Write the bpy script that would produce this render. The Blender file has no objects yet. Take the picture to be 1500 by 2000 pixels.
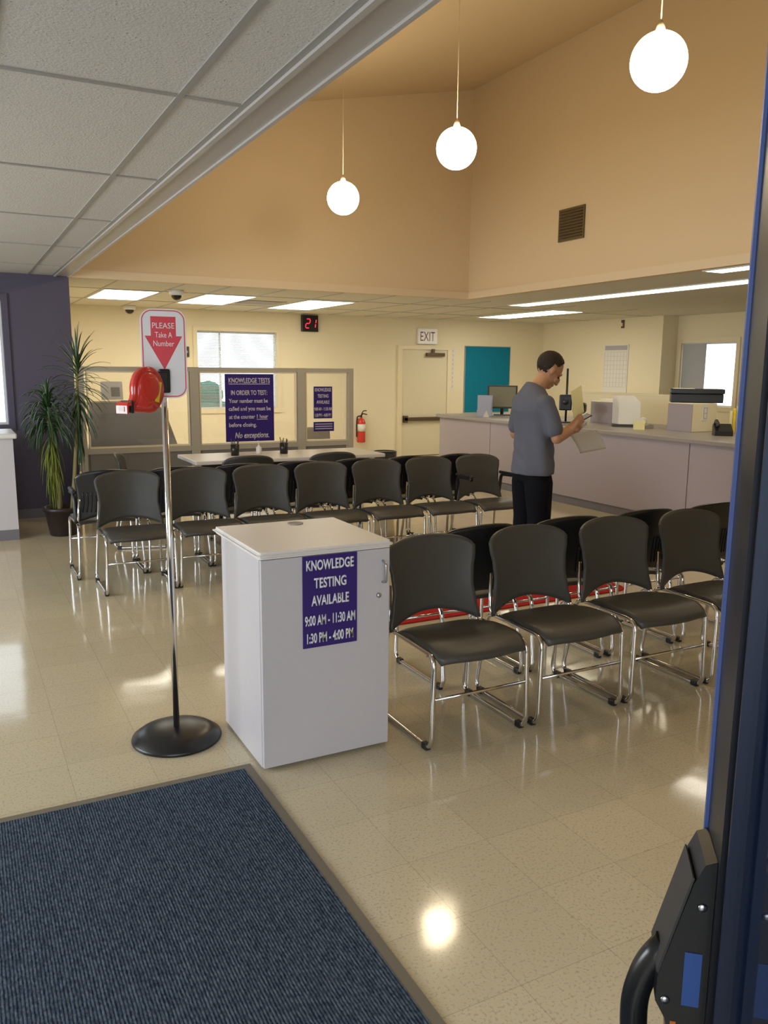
import bpy, bmesh, math, random
from mathutils import Vector, Matrix
random.seed(7)
SC = bpy.context.scene
COL = SC.collection
R = math.radians
pi = math.pi

# ------------------------------------------------------------------ camera
cam_d = bpy.data.cameras.new('camera')
cam = bpy.data.objects.new('camera', cam_d)
COL.objects.link(cam)
SC.camera = cam
cam_d.sensor_fit = 'VERTICAL'
cam_d.sensor_height = 36.0
cam_d.lens = 36.0 * 1598 / 2000
cam_d.clip_start = 0.02
_y, _p, _r = R(27.64), R(9.87), R(0.496)
_f = Vector((math.sin(_y) * math.cos(_p), math.cos(_y) * math.cos(_p), -math.sin(_p)))
_rt = Vector((math.cos(_y), -math.sin(_y), 0))
_up = _rt.cross(_f)
_c, _s = math.cos(_r), math.sin(_r)
_r2 = _rt * _c + _up * _s
_u2 = _up * _c - _rt * _s
cam.matrix_world = Matrix(((_r2.x, _u2.x, -_f.x, 0), (_r2.y, _u2.y, -_f.y, 0), (_r2.z, _u2.z, -_f.z, 1.6), (0, 0, 0, 1)))

# ------------------------------------------------------------------ world, light, exposure
SC.view_settings.view_transform = 'Standard'
SC.view_settings.look = 'None'
SC.view_settings.gamma = 1.0
SC.view_settings.use_curve_mapping = False
SC.view_settings.exposure = 0.0
W = bpy.data.worlds.new('daylight')
SC.world = W
W.use_nodes = True
W.node_tree.nodes['Background'].inputs[0].default_value = (0.82, 0.92, 1.0, 1)
W.node_tree.nodes['Background'].inputs[1].default_value = 2.6

L_TROFFER = 10.5      # radiance of the fluorescent diffusers
L_STRIP = 4.5
L_GLOBE = 37.0
C_TROFFER = (1.0, 0.94, 0.79)
C_GLOBE = (1.0, 0.83, 0.55)

def area(name, loc, rot, sx, sy, watts, col):
    d = bpy.data.lights.new(name, 'AREA')
    d.shape = 'RECTANGLE'
    d.size, d.size_y, d.energy, d.color = sx, sy, watts, col
    o = bpy.data.objects.new(name, d)
    o.location = loc
    o.rotation_euler = rot
    COL.objects.link(o)
    return o
# daylight entering through the glazed entrance front behind the camera and the side window on the left
area('entrance_daylight', (-0.6, -1.3, 1.5), (R(97), 0, 0), 3.6, 2.2, 105, (0.80, 0.89, 1.0))
area('side_daylight', (-4.1, 5.2, 1.6), (R(98), 0, R(-90)), 3.4, 1.5, 235, (0.88, 0.94, 1.0))

# ------------------------------------------------------------------ materials
def mat(name, col, rough=0.5, metal=0.0, spec=0.5, bump=0.0, bscale=60, vary=0.0, vscale=3.0, emit=None, coat=0.0):
    m = bpy.data.materials.new(name)
    m.use_nodes = True
    nt = m.node_tree
    b = nt.nodes['Principled BSDF']
    b.inputs['Base Color'].default_value = (*col, 1)
    b.inputs['Roughness'].default_value = rough
    b.inputs['Metallic'].default_value = metal
    b.inputs['Specular IOR Level'].default_value = spec
    b.inputs['Coat Weight'].default_value = coat
    if emit:
        b.inputs['Emission Color'].default_value = (*emit[0], 1)
        b.inputs['Emission Strength'].default_value = emit[1]
    if bump or vary:
        tc = nt.nodes.new('ShaderNodeTexCoord')
    if bump:
        n = nt.nodes.new('ShaderNodeTexNoise')
        n.inputs['Scale'].default_value = bscale
        n.inputs['Detail'].default_value = 3
        nt.links.new(tc.outputs['Object'], n.inputs['Vector'])
        bp = nt.nodes.new('ShaderNodeBump')
        bp.inputs['Strength'].default_value = bump
        bp.inputs['Distance'].default_value = 0.004
        nt.links.new(n.outputs['Fac'], bp.inputs['Height'])
        nt.links.new(bp.outputs['Normal'], b.inputs['Normal'])
    if vary:
        n = nt.nodes.new('ShaderNodeTexNoise')
        n.inputs['Scale'].default_value = vscale
        n.inputs['Detail'].default_value = 4
        nt.links.new(tc.outputs['Object'], n.inputs['Vector'])
        mx = nt.nodes.new('ShaderNodeMix')
        mx.data_type = 'RGBA'
        mx.inputs[6].default_value = (*[c * (1 - vary) for c in col], 1)
        mx.inputs[7].default_value = (*[min(1, c * (1 + vary)) for c in col], 1)
        nt.links.new(n.outputs['Fac'], mx.inputs[0])
        nt.links.new(mx.outputs[2], b.inputs['Base Color'])
    return m

def math_node(nt, op, a, b=None):
    n = nt.nodes.new('ShaderNodeMath')
    n.operation = op
    for i, v in enumerate((a, b)):
        if v is None:
            continue
        if isinstance(v, (int, float)):
            n.inputs[i].default_value = v
        else:
            nt.links.new(v, n.inputs[i])
    return n.outputs[0]

def mixcol(nt, fac, a, b):
    n = nt.nodes.new('ShaderNodeMix')
    n.data_type = 'RGBA'
    for i, v in ((0, fac), (6, a), (7, b)):
        if isinstance(v, tuple):
            n.inputs[i].default_value = (*v, 1)
        elif isinstance(v, (int, float)):
            n.inputs[i].default_value = v
        else:
            nt.links.new(v, n.inputs[i])
    return n.outputs[2]

def floor_mat():
    m = mat('vinyl_tile', (0.6, 0.5, 0.34), 0.095, 0, 0.5)
    nt = m.node_tree
    b = nt.nodes['Principled BSDF']
    tc = nt.nodes.new('ShaderNodeTexCoord')
    P = tc.outputs['Object']
    sep = nt.nodes.new('ShaderNodeSeparateXYZ')
    nt.links.new(P, sep.inputs[0])
    T = 0.305
    u = math_node(nt, 'DIVIDE', sep.outputs[0], T)
    v = math_node(nt, 'DIVIDE', sep.outputs[1], T)
    cu, cv = math_node(nt, 'FLOOR', u), math_node(nt, 'FLOOR', v)
    comb = nt.nodes.new('ShaderNodeCombineXYZ')
    nt.links.new(cu, comb.inputs[0])
    nt.links.new(cv, comb.inputs[1])
    wn = nt.nodes.new('ShaderNodeTexWhiteNoise')
    nt.links.new(comb.outputs[0], wn.inputs['Vector'])
    fu, fv = math_node(nt, 'FRACT', u), math_node(nt, 'FRACT', v)
    du = math_node(nt, 'ABSOLUTE', math_node(nt, 'SUBTRACT', fu, 0.5))
    dv = math_node(nt, 'ABSOLUTE', math_node(nt, 'SUBTRACT', fv, 0.5))
    edge = math_node(nt, 'GREATER_THAN', math_node(nt, 'MAXIMUM', du, dv), 0.496)
    # streaky chips, elongated differently per tile
    n1 = nt.nodes.new('ShaderNodeTexNoise')
    n1.inputs['Scale'].default_value = 110
    n1.inputs['Detail'].default_value = 3
    nt.links.new(P, n1.inputs['Vector'])
    cr = nt.nodes.new('ShaderNodeValToRGB')
    cr.color_ramp.elements[0].position = 0.36
    cr.color_ramp.elements[1].position = 0.46
    nt.links.new(n1.outputs['Fac'], cr.inputs[0])
    n2 = nt.nodes.new('ShaderNodeTexNoise')
    n2.inputs['Scale'].default_value = 38
    n2.inputs['Detail'].default_value = 2
    nt.links.new(P, n2.inputs['Vector'])
    base = mixcol(nt, wn.outputs['Value'], (0.55, 0.465, 0.30), (0.60, 0.51, 0.335))
    c1 = mixcol(nt, math_node(nt, 'MULTIPLY', n2.outputs['Fac'], 0.35), base, (0.66, 0.6, 0.47))
    c2 = mixcol(nt, cr.outputs['Color'], (0.47, 0.40, 0.275), c1)
    c3 = mixcol(nt, math_node(nt, 'MULTIPLY', edge, 0.45), c2, (0.27, 0.22, 0.15))
    nt.links.new(c3, b.inputs['Base Color'])
    # wax coat: slight waviness that differs per tile
    n3 = nt.nodes.new('ShaderNodeTexNoise')
    n3.inputs['Scale'].default_value = 5
    n3.inputs['Detail'].default_value = 1
    nt.links.new(P, n3.inputs['Vector'])
    hh = math_node(nt, 'ADD', n3.outputs['Fac'], math_node(nt, 'MULTIPLY', edge, -0.05))
    bp = nt.nodes.new('ShaderNodeBump')
    bp.inputs['Strength'].default_value = 0.13
    bp.inputs['Distance'].default_value = 0.008
    nt.links.new(hh, bp.inputs['Height'])
    nt.links.new(bp.outputs['Normal'], b.inputs['Normal'])
    return m

def ceiling_mat():
    m = mat('acoustic_tile', (0.62, 0.6, 0.57), 0.95, 0, 0.1)
    nt = m.node_tree
    b = nt.nodes['Principled BSDF']
    tc = nt.nodes.new('ShaderNodeTexCoord')
    P = tc.outputs['Object']
    v = nt.nodes.new('ShaderNodeTexVoronoi')
    v.inputs['Scale'].default_value = 70
    v.inputs['Randomness'].default_value = 1
    nt.links.new(P, v.inputs['Vector'])
    n = nt.nodes.new('ShaderNodeTexNoise')
    n.inputs['Scale'].default_value = 55
    n.inputs['Detail'].default_value = 5
    nt.links.new(P, n.inputs['Vector'])
    pits = math_node(nt, 'MULTIPLY', math_node(nt, 'LESS_THAN', v.outputs['Distance'], 0.2), math_node(nt, 'GREATER_THAN', n.outputs['Fac'], 0.56))
    n2 = nt.nodes.new('ShaderNodeTexNoise')
    n2.inputs['Scale'].default_value = 120
    n2.inputs['Detail'].default_value = 4
    nt.links.new(P, n2.inputs['Vector'])
    c0 = mixcol(nt, n2.outputs['Fac'], (0.54, 0.52, 0.49), (0.68, 0.66, 0.63))
    c = mixcol(nt, pits, c0, (0.28, 0.27, 0.26))
    nt.links.new(c, b.inputs['Base Color'])
    bp = nt.nodes.new('ShaderNodeBump')
    bp.inputs['Strength'].default_value = 0.5
    bp.inputs['Distance'].default_value = 0.004
    nt.links.new(n2.outputs['Fac'], bp.inputs['Height'])
    nt.links.new(bp.outputs['Normal'], b.inputs['Normal'])
    return m

def carpet_mat():
    m = mat('ribbed_carpet', (0.03, 0.045, 0.075), 0.95, 0, 0.1)
    nt = m.node_tree
    b = nt.nodes['Principled BSDF']
    tc = nt.nodes.new('ShaderNodeTexCoord')
    P = tc.outputs['Object']
    n = nt.nodes.new('ShaderNodeTexNoise')
    n.inputs['Scale'].default_value = 160
    n.inputs['Detail'].default_value = 4
    mp = nt.nodes.new('ShaderNodeMapping')
    mp.inputs['Scale'].default_value = (1.0, 0.45, 1)
    nt.links.new(P, mp.inputs[0])
    nt.links.new(mp.outputs[0], n.inputs['Vector'])
    w = nt.nodes.new('ShaderNodeTexWave')
    w.inputs['Scale'].default_value = 34
    w.inputs['Distortion'].default_value = 1.2
    w.inputs['Detail'].default_value = 2
    nt.links.new(P, w.inputs['Vector'])
    cr = nt.nodes.new('ShaderNodeValToRGB')
    cr.color_ramp.elements[0].position = 0.36
    cr.color_ramp.elements[1].position = 0.66
    nt.links.new(n.outputs['Fac'], cr.inputs[0])
    c0 = mixcol(nt, cr.outputs['Color'], (0.030, 0.046, 0.074), (0.115, 0.15, 0.20))
    c = mixcol(nt, math_node(nt, 'MULTIPLY', w.outputs['Fac'], 0.22), c0, (0.022, 0.032, 0.052))
    nt.links.new(c, b.inputs['Base Color'])
    bp = nt.nodes.new('ShaderNodeBump')
    bp.inputs['Strength'].default_value = 0.8
    bp.inputs['Distance'].default_value = 0.006
    nt.links.new(math_node(nt, 'ADD', n.outputs['Fac'], w.outputs['Fac']), bp.inputs['Height'])
    nt.links.new(bp.outputs['Normal'], b.inputs['Normal'])
    return m

def glass_mat(name, tint=(1, 1, 1), fac=0.07, rough=0.0):
    m = bpy.data.materials.new(name)
    m.use_nodes = True
    nt = m.node_tree
    nt.nodes.clear()
    out = nt.nodes.new('ShaderNodeOutputMaterial')
    t = nt.nodes.new('ShaderNodeBsdfTransparent')
    t.inputs[0].default_value = (*tint, 1)
    g = nt.nodes.new('ShaderNodeBsdfGlossy')
    g.inputs['Roughness'].default_value = rough
    lw = nt.nodes.new('ShaderNodeLayerWeight')
    lw.inputs[0].default_value = 0.15
    mx = nt.nodes.new('ShaderNodeMixShader')
    f = math_node(nt, 'ADD', math_node(nt, 'MULTIPLY', lw.outputs['Fresnel'], 0.6), fac * 0.4)
    nt.links.new(f, mx.inputs[0])
    nt.links.new(t.outputs[0], mx.inputs[1])
    nt.links.new(g.outputs[0], mx.inputs[2])
    nt.links.new(mx.outputs[0], out.inputs[0])
    return m

M = {}
M['floor'] = floor_mat()
M['tile'] = ceiling_mat()
M['carpet'] = carpet_mat()
M['tbar'] = mat('ceiling_grid_metal', (0.34, 0.33, 0.31), 0.45, 0, 0.4)
M['cream'] = mat('cream_paint', (0.80, 0.71, 0.51), 0.6, 0, 0.3, 0.15, 90)
M['tan'] = mat('tan_paint', (0.65, 0.51, 0.33), 0.75, 0, 0.2, 0.15, 90)
M['tanlight'] = mat('pale_tan_trim', (0.68, 0.55, 0.38), 0.6, 0, 0.3)
M['purple'] = mat('purple_paint', (0.098, 0.086, 0.128), 0.6, 0, 0.3, 0.15, 90)
M['header'] = mat('header_paint', (0.46, 0.43, 0.40), 0.4, 0, 0.4)
M['base'] = mat('rubber_base', (0.16, 0.15, 0.17), 0.5)
M['white'] = mat('white_enamel', (0.8, 0.8, 0.78), 0.4)
M['frame_cream'] = mat('cream_gloss_trim', (0.78, 0.68, 0.47), 0.4)
M['troffer'] = mat('fluorescent_diffuser', (0.9, 0.9, 0.88), 0.5, emit=(C_TROFFER, L_TROFFER))
M['strip'] = mat('strip_diffuser', (0.9, 0.9, 0.88), 0.5, emit=((1.0, 0.9, 0.66), L_STRIP))
M['globe'] = mat('lit_opal_glass', (0.9, 0.88, 0.84), 0.3, emit=(C_GLOBE, L_GLOBE))
M['plastic'] = mat('charcoal_plastic', (0.058, 0.055, 0.048), 0.42, 0, 0.5, 0.12, 400)
M['plastic_dark'] = mat('black_plastic', (0.012, 0.012, 0.013), 0.35, 0, 0.5)
M['chrome'] = mat('chrome', (0.72, 0.71, 0.70), 0.12, 1.0)
M['steel'] = mat('brushed_steel', (0.55, 0.55, 0.56), 0.28, 1.0)
M['laminate'] = mat('pale_laminate', (0.545, 0.51, 0.525), 0.42, 0, 0.4, 0, 0, 0.03, 30)
M['laminate_top'] = mat('pale_worktop', (0.72, 0.68, 0.64), 0.38, 0, 0.45, 0, 0, 0.03, 60)
M['counter_face'] = mat('mauve_grey_laminate', (0.36, 0.31, 0.335), 0.5, 0, 0.4)
M['counter_top'] = mat('grey_counter_laminate', (0.30, 0.27, 0.25), 0.35, 0, 0.4)
M['part_frame'] = mat('taupe_metal', (0.42, 0.375, 0.295), 0.45, 0, 0.4)
M['part_fabric'] = mat('grey_panel_fabric', (0.20, 0.185, 0.165), 0.9, 0, 0.1, 0.3, 500)
M['carrel'] = mat('grey_carrel_laminate', (0.33, 0.31, 0.28), 0.6)
M['glass'] = glass_mat('clear_glass')
M['door_glass'] = mat('tinted_glass_sky_blue', (0.009, 0.017, 0.044), 0.04, 0, 0.6)  # dark tint plus the sky's reflection, put into the base colour
M['door_glass'].node_tree.nodes['Principled BSDF'].inputs['Alpha'].default_value = 0.88
M['navy_bead'] = mat('navy_bead', (0.012, 0.019, 0.045), 0.4, 0.2, 0.5)
M['signnavy'] = mat('navy_sign_plastic', (0.024, 0.009, 0.15), 0.35)
M['signtext'] = mat('white_lettering', (0.86, 0.84, 0.84), 0.4)
M['signtext_dim'] = mat('pale_lettering', (0.55, 0.5, 0.55), 0.5)
M['red'] = mat('red_plastic', (0.62, 0.035, 0.025), 0.22, 0, 0.5, coat=0.4)
M['redprint'] = mat('red_print', (0.72, 0.03, 0.045), 0.35)
M['yellow'] = mat('yellow_sticker', (0.75, 0.52, 0.02), 0.5)
M['black'] = mat('black_metal', (0.01, 0.01, 0.011), 0.3, 0, 0.5)
M['darkgrey'] = mat('dark_grey_plastic', (0.04, 0.037, 0.035), 0.5)
M['pot'] = mat('dark_brown_pot', (0.022, 0.014, 0.013), 0.4)
M['soil'] = mat('potting_soil', (0.03, 0.02, 0.012), 1.0, 0, 0.1, 1.0, 80)
M['leaf'] = mat('dark_green_leaf', (0.030, 0.075, 0.022), 0.35, 0, 0.5, 0, 0, 0.45, 8)
M['leaf_old'] = mat('yellow_green_leaf', (0.16, 0.19, 0.025), 0.5, 0, 0.3, 0, 0, 0.35, 9)
M['cane'] = mat('pale_cane_bark', (0.28, 0.24, 0.10), 0.8, 0, 0.2, 0.6, 60)
M['teal'] = mat('teal_board', (0.003, 0.18, 0.285), 0.7, 0, 0.2, 0.1, 300)
M['paper'] = mat('white_paper', (0.75, 0.72, 0.66), 0.8)
M['paper_cream'] = mat('yellow_paper', (0.72, 0.66, 0.34), 0.8)
M['paper_blue'] = mat('pale_blue_paper', (0.45, 0.47, 0.62), 0.7)
M['paper_print'] = mat('grey_print', (0.42, 0.38, 0.40), 0.8)
M['navy_door'] = mat('dark_bronze_navy', (0.018, 0.019, 0.026), 0.33, 0.3, 0.5)
M['sky_blue_edge'] = mat('sky_light_edge_blue', (0.06, 0.10, 0.30), 0.45)  # sky light along the door's latch edge, put into the colour as blue
M['blue_label'] = mat('blue_sticker', (0.035, 0.09, 0.30), 0.45)
M['orange'] = mat('orange_sticker', (0.6, 0.16, 0.02), 0.45)
M['skin'] = mat('skin', (0.44, 0.225, 0.125), 0.5, 0, 0.4)
M['hair'] = mat('dark_brown_hair', (0.022, 0.012, 0.007), 0.6, 0, 0.3, 0.9, 220)
M['tee'] = mat('slate_grey_cotton', (0.125, 0.128, 0.155), 0.9, 0, 0.1, 0.35, 30)
M['trousers'] = mat('black_cloth', (0.008, 0.008, 0.011), 0.85, 0, 0.1, 0.3, 40)
M['shoe'] = mat('black_leather', (0.012, 0.011, 0.01), 0.4)
M['screen'] = mat('grey_screen_back', (0.22, 0.20, 0.13), 0.35)
M['redled'] = mat('red_led', (0.3, 0.0, 0.01), 0.4, emit=((1.0, 0.03, 0.07), 1.6))
M['mat_edge'] = mat('taupe_rubber_edge', (0.17, 0.145, 0.105), 0.6)
M['redmat'] = mat('red_carpet', (0.42, 0.025, 0.025), 0.9, 0, 0.1, 0.4, 200)
M['blind'] = mat('white_blind', (0.8, 0.8, 0.8), 0.5)
M['shade'] = mat('grey_roller_shade', (0.40, 0.42, 0.44), 0.8)
M['door_cream'] = mat('cream_door_paint', (0.70, 0.62, 0.44), 0.45, 0, 0.4)
M['brown'] = mat('bronze_metal', (0.12, 0.085, 0.05), 0.4, 0.5)
M['ventgreen'] = mat('tarnished_grille', (0.12, 0.09, 0.035), 0.5)
M['hedge'] = mat('hedge_leaf', (0.06, 0.16, 0.12), 0.8, 0, 0.1, 1.0, 6)
M['paving'] = mat('outdoor_paving', (0.35, 0.34, 0.33), 0.9, 0, 0.1, 0.4, 20)
M['dome'] = mat('smoked_dome', (0.02, 0.018, 0.015), 0.08)
M['soffit'] = mat('soffit_tile', (0.66, 0.62, 0.52), 0.9, 0, 0.1, 0.3, 120)

# ------------------------------------------------------------------ mesh helpers
def B():
    return bmesh.new()

def add_box(bm, x0, x1, y0, y1, z0, z1, mtx=None, bev=0.0, seg=2):
    t = bmesh.new() if bev else bm
    vs = [t.verts.new((x, y, z)) for z in (z0, z1) for y in (y0, y1) for x in (x0, x1)]
    for f in ((0, 2, 3, 1), (4, 5, 7, 6), (0, 1, 5, 4), (2, 6, 7, 3), (0, 4, 6, 2), (1, 3, 7, 5)):
        t.faces.new([vs[i] for i in f])
    if bev:
        bmesh.ops.bevel(t, geom=list(t.edges), offset=bev, segments=seg, affect='EDGES', profile=0.5)
        if mtx:
            bmesh.ops.transform(t, matrix=mtx, verts=t.verts)
        merge(bm, t)
    elif mtx:
        bmesh.ops.transform(t, matrix=mtx, verts=vs)
    return bm

def merge(bm, t):
    me = bpy.data.meshes.new('tmp')
    t.to_mesh(me)
    t.free()
    bm.from_mesh(me)
    bpy.data.meshes.remove(me)

def box(*a, **k):
    return add_box(B(), *a, **k)

def add_prism(bm, poly, h0, h1, axis='z', mtx=None):
    """poly of 2-D points extruded along axis: z -> (x,y), y -> (x,z), x -> (y,z)"""
    def P(a, b, h):
        return {'z': (a, b, h), 'y': (a, h, b), 'x': (h, a, b)}[axis]
    lo = [bm.verts.new(P(a, b, h0)) for a, b in poly]
    hi = [bm.verts.new(P(a, b, h1)) for a, b in poly]
    n = len(poly)
    fs = [bm.faces.new(lo), bm.faces.new(hi)]
    for i in range(n):
        fs.append(bm.faces.new((lo[i], lo[(i + 1) % n], hi[(i + 1) % n], hi[i])))
    if mtx:
        bmesh.ops.transform(bm, matrix=mtx, verts=lo + hi)
    bmesh.ops.recalc_face_normals(bm, faces=fs)
    return bm

def add_lathe(bm, prof, n=32, center=(0, 0, 0), mtx=None):
    rings = []
    allv = []
    for r, z in prof:
        if r < 1e-6:
            ring = [bm.verts.new((center[0], center[1], center[2] + z))]
        else:
            ring = [bm.verts.new((center[0] + r * math.cos(2 * pi * i / n), center[1] + r * math.sin(2 * pi * i / n), center[2] + z)) for i in range(n)]
        rings.append(ring)
        allv += ring
    fs = []
    for a, b in zip(rings, rings[1:]):
        for i in range(n):
            j = (i + 1) % n
            if len(a) == 1 and len(b) == 1:
                continue
            if len(a) == 1:
                fs.append(bm.faces.new((a[0], b[j], b[i])))
            elif len(b) == 1:
                fs.append(bm.faces.new((a[i], a[j], b[0])))
            else:
                fs.append(bm.faces.new((a[i], a[j], b[j], b[i])))
    for f in fs:
        f.smooth = True
    if mtx:
        bmesh.ops.transform(bm, matrix=mtx, verts=allv)
    return bm

def rounded(pts, rad, closed=False, k=5):
    """rounds the corners of a polyline"""
    pts = [Vector(p) for p in pts]
    n = len(pts)
    out = []
    for i, p in enumerate(pts):
        if not closed and i in (0, n - 1):
            out.append(p)
            continue
        a, b = pts[i - 1], pts[(i + 1) % n]
        da, db = a - p, b - p
        r = min(rad, da.length * 0.45, db.length * 0.45)
        s, e = p + da.normalized() * r, p + db.normalized() * r
        for j in range(k + 1):
            t = j / k
            out.append(s * (1 - t) ** 2 + p * 2 * t * (1 - t) + e * t * t)
    return out

def add_tube(bm, pts, r, n=8, closed=False, cap=True, radii=None):
    pts = [Vector(p) for p in pts]
    m = len(pts)
    rings = []
    prev = None
    for i, p in enumerate(pts):
        if closed:
            t = pts[(i + 1) % m] - pts[i - 1]
        else:
            t = pts[min(i + 1, m - 1)] - pts[max(i - 1, 0)]
        t = t.normalized()
        if prev is None:
            u = Vector((0, 0, 1)) if abs(t.z) < 0.9 else Vector((1, 0, 0))
            u = (u - t * u.dot(t)).normalized()
        else:
            u = (prev - t * prev.dot(t)).normalized()
        prev = u
        v = t.cross(u)
        rr = radii[i] if radii else r
        rings.append([bm.verts.new(p + (u * math.cos(2 * pi * k / n) + v * math.sin(2 * pi * k / n)) * rr) for k in range(n)])
    rng = range(m if closed else m - 1)
    for i in rng:
        a, b = rings[i], rings[(i + 1) % m]
        if closed and i == m - 1:
            best = min(range(n), key=lambda q: sum((a[k].co - b[(k + q) % n].co).length for k in range(n)))
            b = b[best:] + b[:best]
        for k in range(n):
            f = bm.faces.new((a[k], a[(k + 1) % n], b[(k + 1) % n], b[k]))
            f.smooth = True
    if not closed and cap:
        bm.faces.new(list(reversed(rings[0])))
        bm.faces.new(rings[-1])
    return bm

def add_ellipsoid(bm, c, rad, mtx=None, seg=20, rings=14):
    prof = [(math.sin(pi * i / rings), -math.cos(pi * i / rings)) for i in range(rings + 1)]
    prof[0] = (0, -1)
    prof[-1] = (0, 1)
    T = Matrix.Translation(Vector(c)) @ (mtx or Matrix()) @ Matrix.Diagonal((*rad, 1))
    return add_lathe(bm, prof, seg, mtx=T)

def loft(bm, secs, n=20):
    """secs: (centre, a_vec, b_vec) ellipses"""
    rings = []
    for c, a, b in secs:
        c, a, b = Vector(c), Vector(a), Vector(b)
        rings.append([bm.verts.new(c + a * math.cos(2 * pi * i / n) + b * math.sin(2 * pi * i / n)) for i in range(n)])
    fs = []
    for p, q in zip(rings, rings[1:]):
        for i in range(n):
            fs.append(bm.faces.new((p[i], p[(i + 1) % n], q[(i + 1) % n], q[i])))
    fs.append(bm.faces.new(list(reversed(rings[0]))))
    fs.append(bm.faces.new(rings[-1]))
    for f in fs:
        f.smooth = True
    bmesh.ops.recalc_face_normals(bm, faces=fs)
    return bm

def shell(bm, fn, nu, nv, thick):
    """closed thin shell; fn(s,t)-> (point, normal)"""
    A, Bk = [], []
    for j in range(nv + 1):
        ra, rb = [], []
        for i in range(nu + 1):
            p, nn = fn(i / nu, j / nv)
            p, nn = Vector(p), Vector(nn).normalized()
            ra.append(bm.verts.new(p + nn * thick * 0.5))
            rb.append(bm.verts.new(p - nn * thick * 0.5))
        A.append(ra)
        Bk.append(rb)
    fs = []
    for j in range(nv):
        for i in range(nu):
            fs.append(bm.faces.new((A[j][i], A[j][i + 1], A[j + 1][i + 1], A[j + 1][i])))
            fs.append(bm.faces.new((Bk[j][i], Bk[j + 1][i], Bk[j + 1][i + 1], Bk[j][i + 1])))
    for f in fs:
        f.smooth = True
    rim = []
    for j in range(nv):
        rim.append((A[j][0], A[j + 1][0], Bk[j + 1][0], Bk[j][0]))
        rim.append((A[j + 1][nu], A[j][nu], Bk[j][nu], Bk[j + 1][nu]))
    for i in range(nu):
        rim.append((A[0][i + 1], A[0][i], Bk[0][i], Bk[0][i + 1]))
        rim.append((A[nv][i], A[nv][i + 1], Bk[nv][i + 1], Bk[nv][i]))
    for q in rim:
        fs.append(bm.faces.new(q))
    bmesh.ops.recalc_face_normals(bm, faces=fs)
    return bm

def obj(name, bm, m, parent=None, label=None, smooth=False, kind=None):
    me = bpy.data.meshes.new(name)
    if smooth:
        for f in bm.faces:
            f.smooth = True
    bm.to_mesh(me)
    bm.free()
    me.materials.append(M[m] if isinstance(m, str) else m)
    o = bpy.data.objects.new(name, me)
    COL.objects.link(o)
    if parent:
        o.parent = parent
    if label:
        o['label'] = label
    if kind:
        o['kind'] = kind
    return o

def tag(o, label, cat, group=None):
    o['label'] = label
    o['category'] = cat
    if group:
        o['group'] = group
    return o

def thing(name, label, cat, loc=(0, 0, 0), rz=0.0, group=None):
    o = bpy.data.objects.new(name, None)
    o.empty_display_size = 0.1
    COL.objects.link(o)
    o.location = loc
    o.rotation_euler = (0, 0, rz)
    return tag(o, label, cat, group)

def struct(name, bm, m, parent=None):
    o = obj(name, bm, m, parent)
    if not parent:
        o['kind'] = 'structure'
    return o

def dup(root, loc, rz, label, group=None):
    r = root.copy()
    COL.objects.link(r)
    r.location = loc
    r.rotation_euler = (0, 0, rz)
    r['label'] = label
    if group:
        r['group'] = group
    for ch in list(root.children):
        c = ch.copy()
        COL.objects.link(c)
        c.parent = r
        for g in list(ch.children):
            d = g.copy()
            COL.objects.link(d)
            d.parent = c
    return r

def remeshed(name, bm, m, parent, voxel, smooth_it=3, fac=0.5):
    """fuses overlapping closed volumes into one continuous surface"""
    me = bpy.data.meshes.new('tmp')
    bm.to_mesh(me)
    bm.free()
    o = bpy.data.objects.new('tmp', me)
    COL.objects.link(o)
    md = o.modifiers.new('r', 'REMESH')
    md.mode = 'VOXEL'
    md.voxel_size = voxel
    sm = o.modifiers.new('s', 'SMOOTH')
    sm.factor = fac
    sm.iterations = smooth_it
    dg = bpy.context.evaluated_depsgraph_get()
    dg.update()
    new = bpy.data.meshes.new_from_object(o.evaluated_get(dg))
    new.name = name
    bpy.data.objects.remove(o)
    bpy.data.meshes.remove(me)
    for p in new.polygons:
        p.use_smooth = True
    new.materials.clear()
    new.materials.append(M[m])
    r = bpy.data.objects.new(name, new)
    COL.objects.link(r)
    r.parent = parent
    return r

_tc = {}
def text(name, body, parent, m, origin, right, up, width=None, height=0.05, bold=0.0, shear=0.0, depth=0.0006, maxw=None, align=0.5, label=None):
    """raised lettering; origin = bottom centre of the line, right/up unit vectors of the sign's face"""
    cu = bpy.data.curves.new('t', 'FONT')
    cu.body = body
    cu.size = 1.0
    cu.offset = bold
    cu.shear = shear
    cu.extrude = 0.0
    cu.resolution_u = 3
    o = bpy.data.objects.new('t', cu)
    COL.objects.link(o)
    dg = bpy.context.evaluated_depsgraph_get()
    dg.update()
    me = bpy.data.meshes.new_from_object(o.evaluated_get(dg))
    bpy.data.objects.remove(o)
    bpy.data.curves.remove(cu)
    bm = bmesh.new()
    bm.from_mesh(me)
    bpy.data.meshes.remove(me)
    xs = [v.co.x for v in bm.verts]
    x0, x1 = min(xs), max(xs)
    sy = height / 0.70
    sx = sy
    if width:
        sx = width / (x1 - x0)
    elif maxw and (x1 - x0) * sx > maxw:
        sx = maxw / (x1 - x0)
    r = Vector(right).normalized()
    u = Vector(up).normalized()
    nrm = r.cross(u)
    og = Vector(origin)
    for v in bm.verts:
        x = (v.co.x - x0 - (x1 - x0) * align) * sx
        y = v.co.y * sy
        v.co = og + r * x + u * y + nrm * depth
    ext = bmesh.ops.extrude_face_region(bm, geom=list(bm.faces))
    for g in ext['geom']:
        if isinstance(g, bmesh.types.BMVert):
            g.co -= nrm * depth * 0.8
    bmesh.ops.recalc_face_normals(bm, faces=bm.faces)
    return obj(name, bm, m, parent, label)

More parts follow.
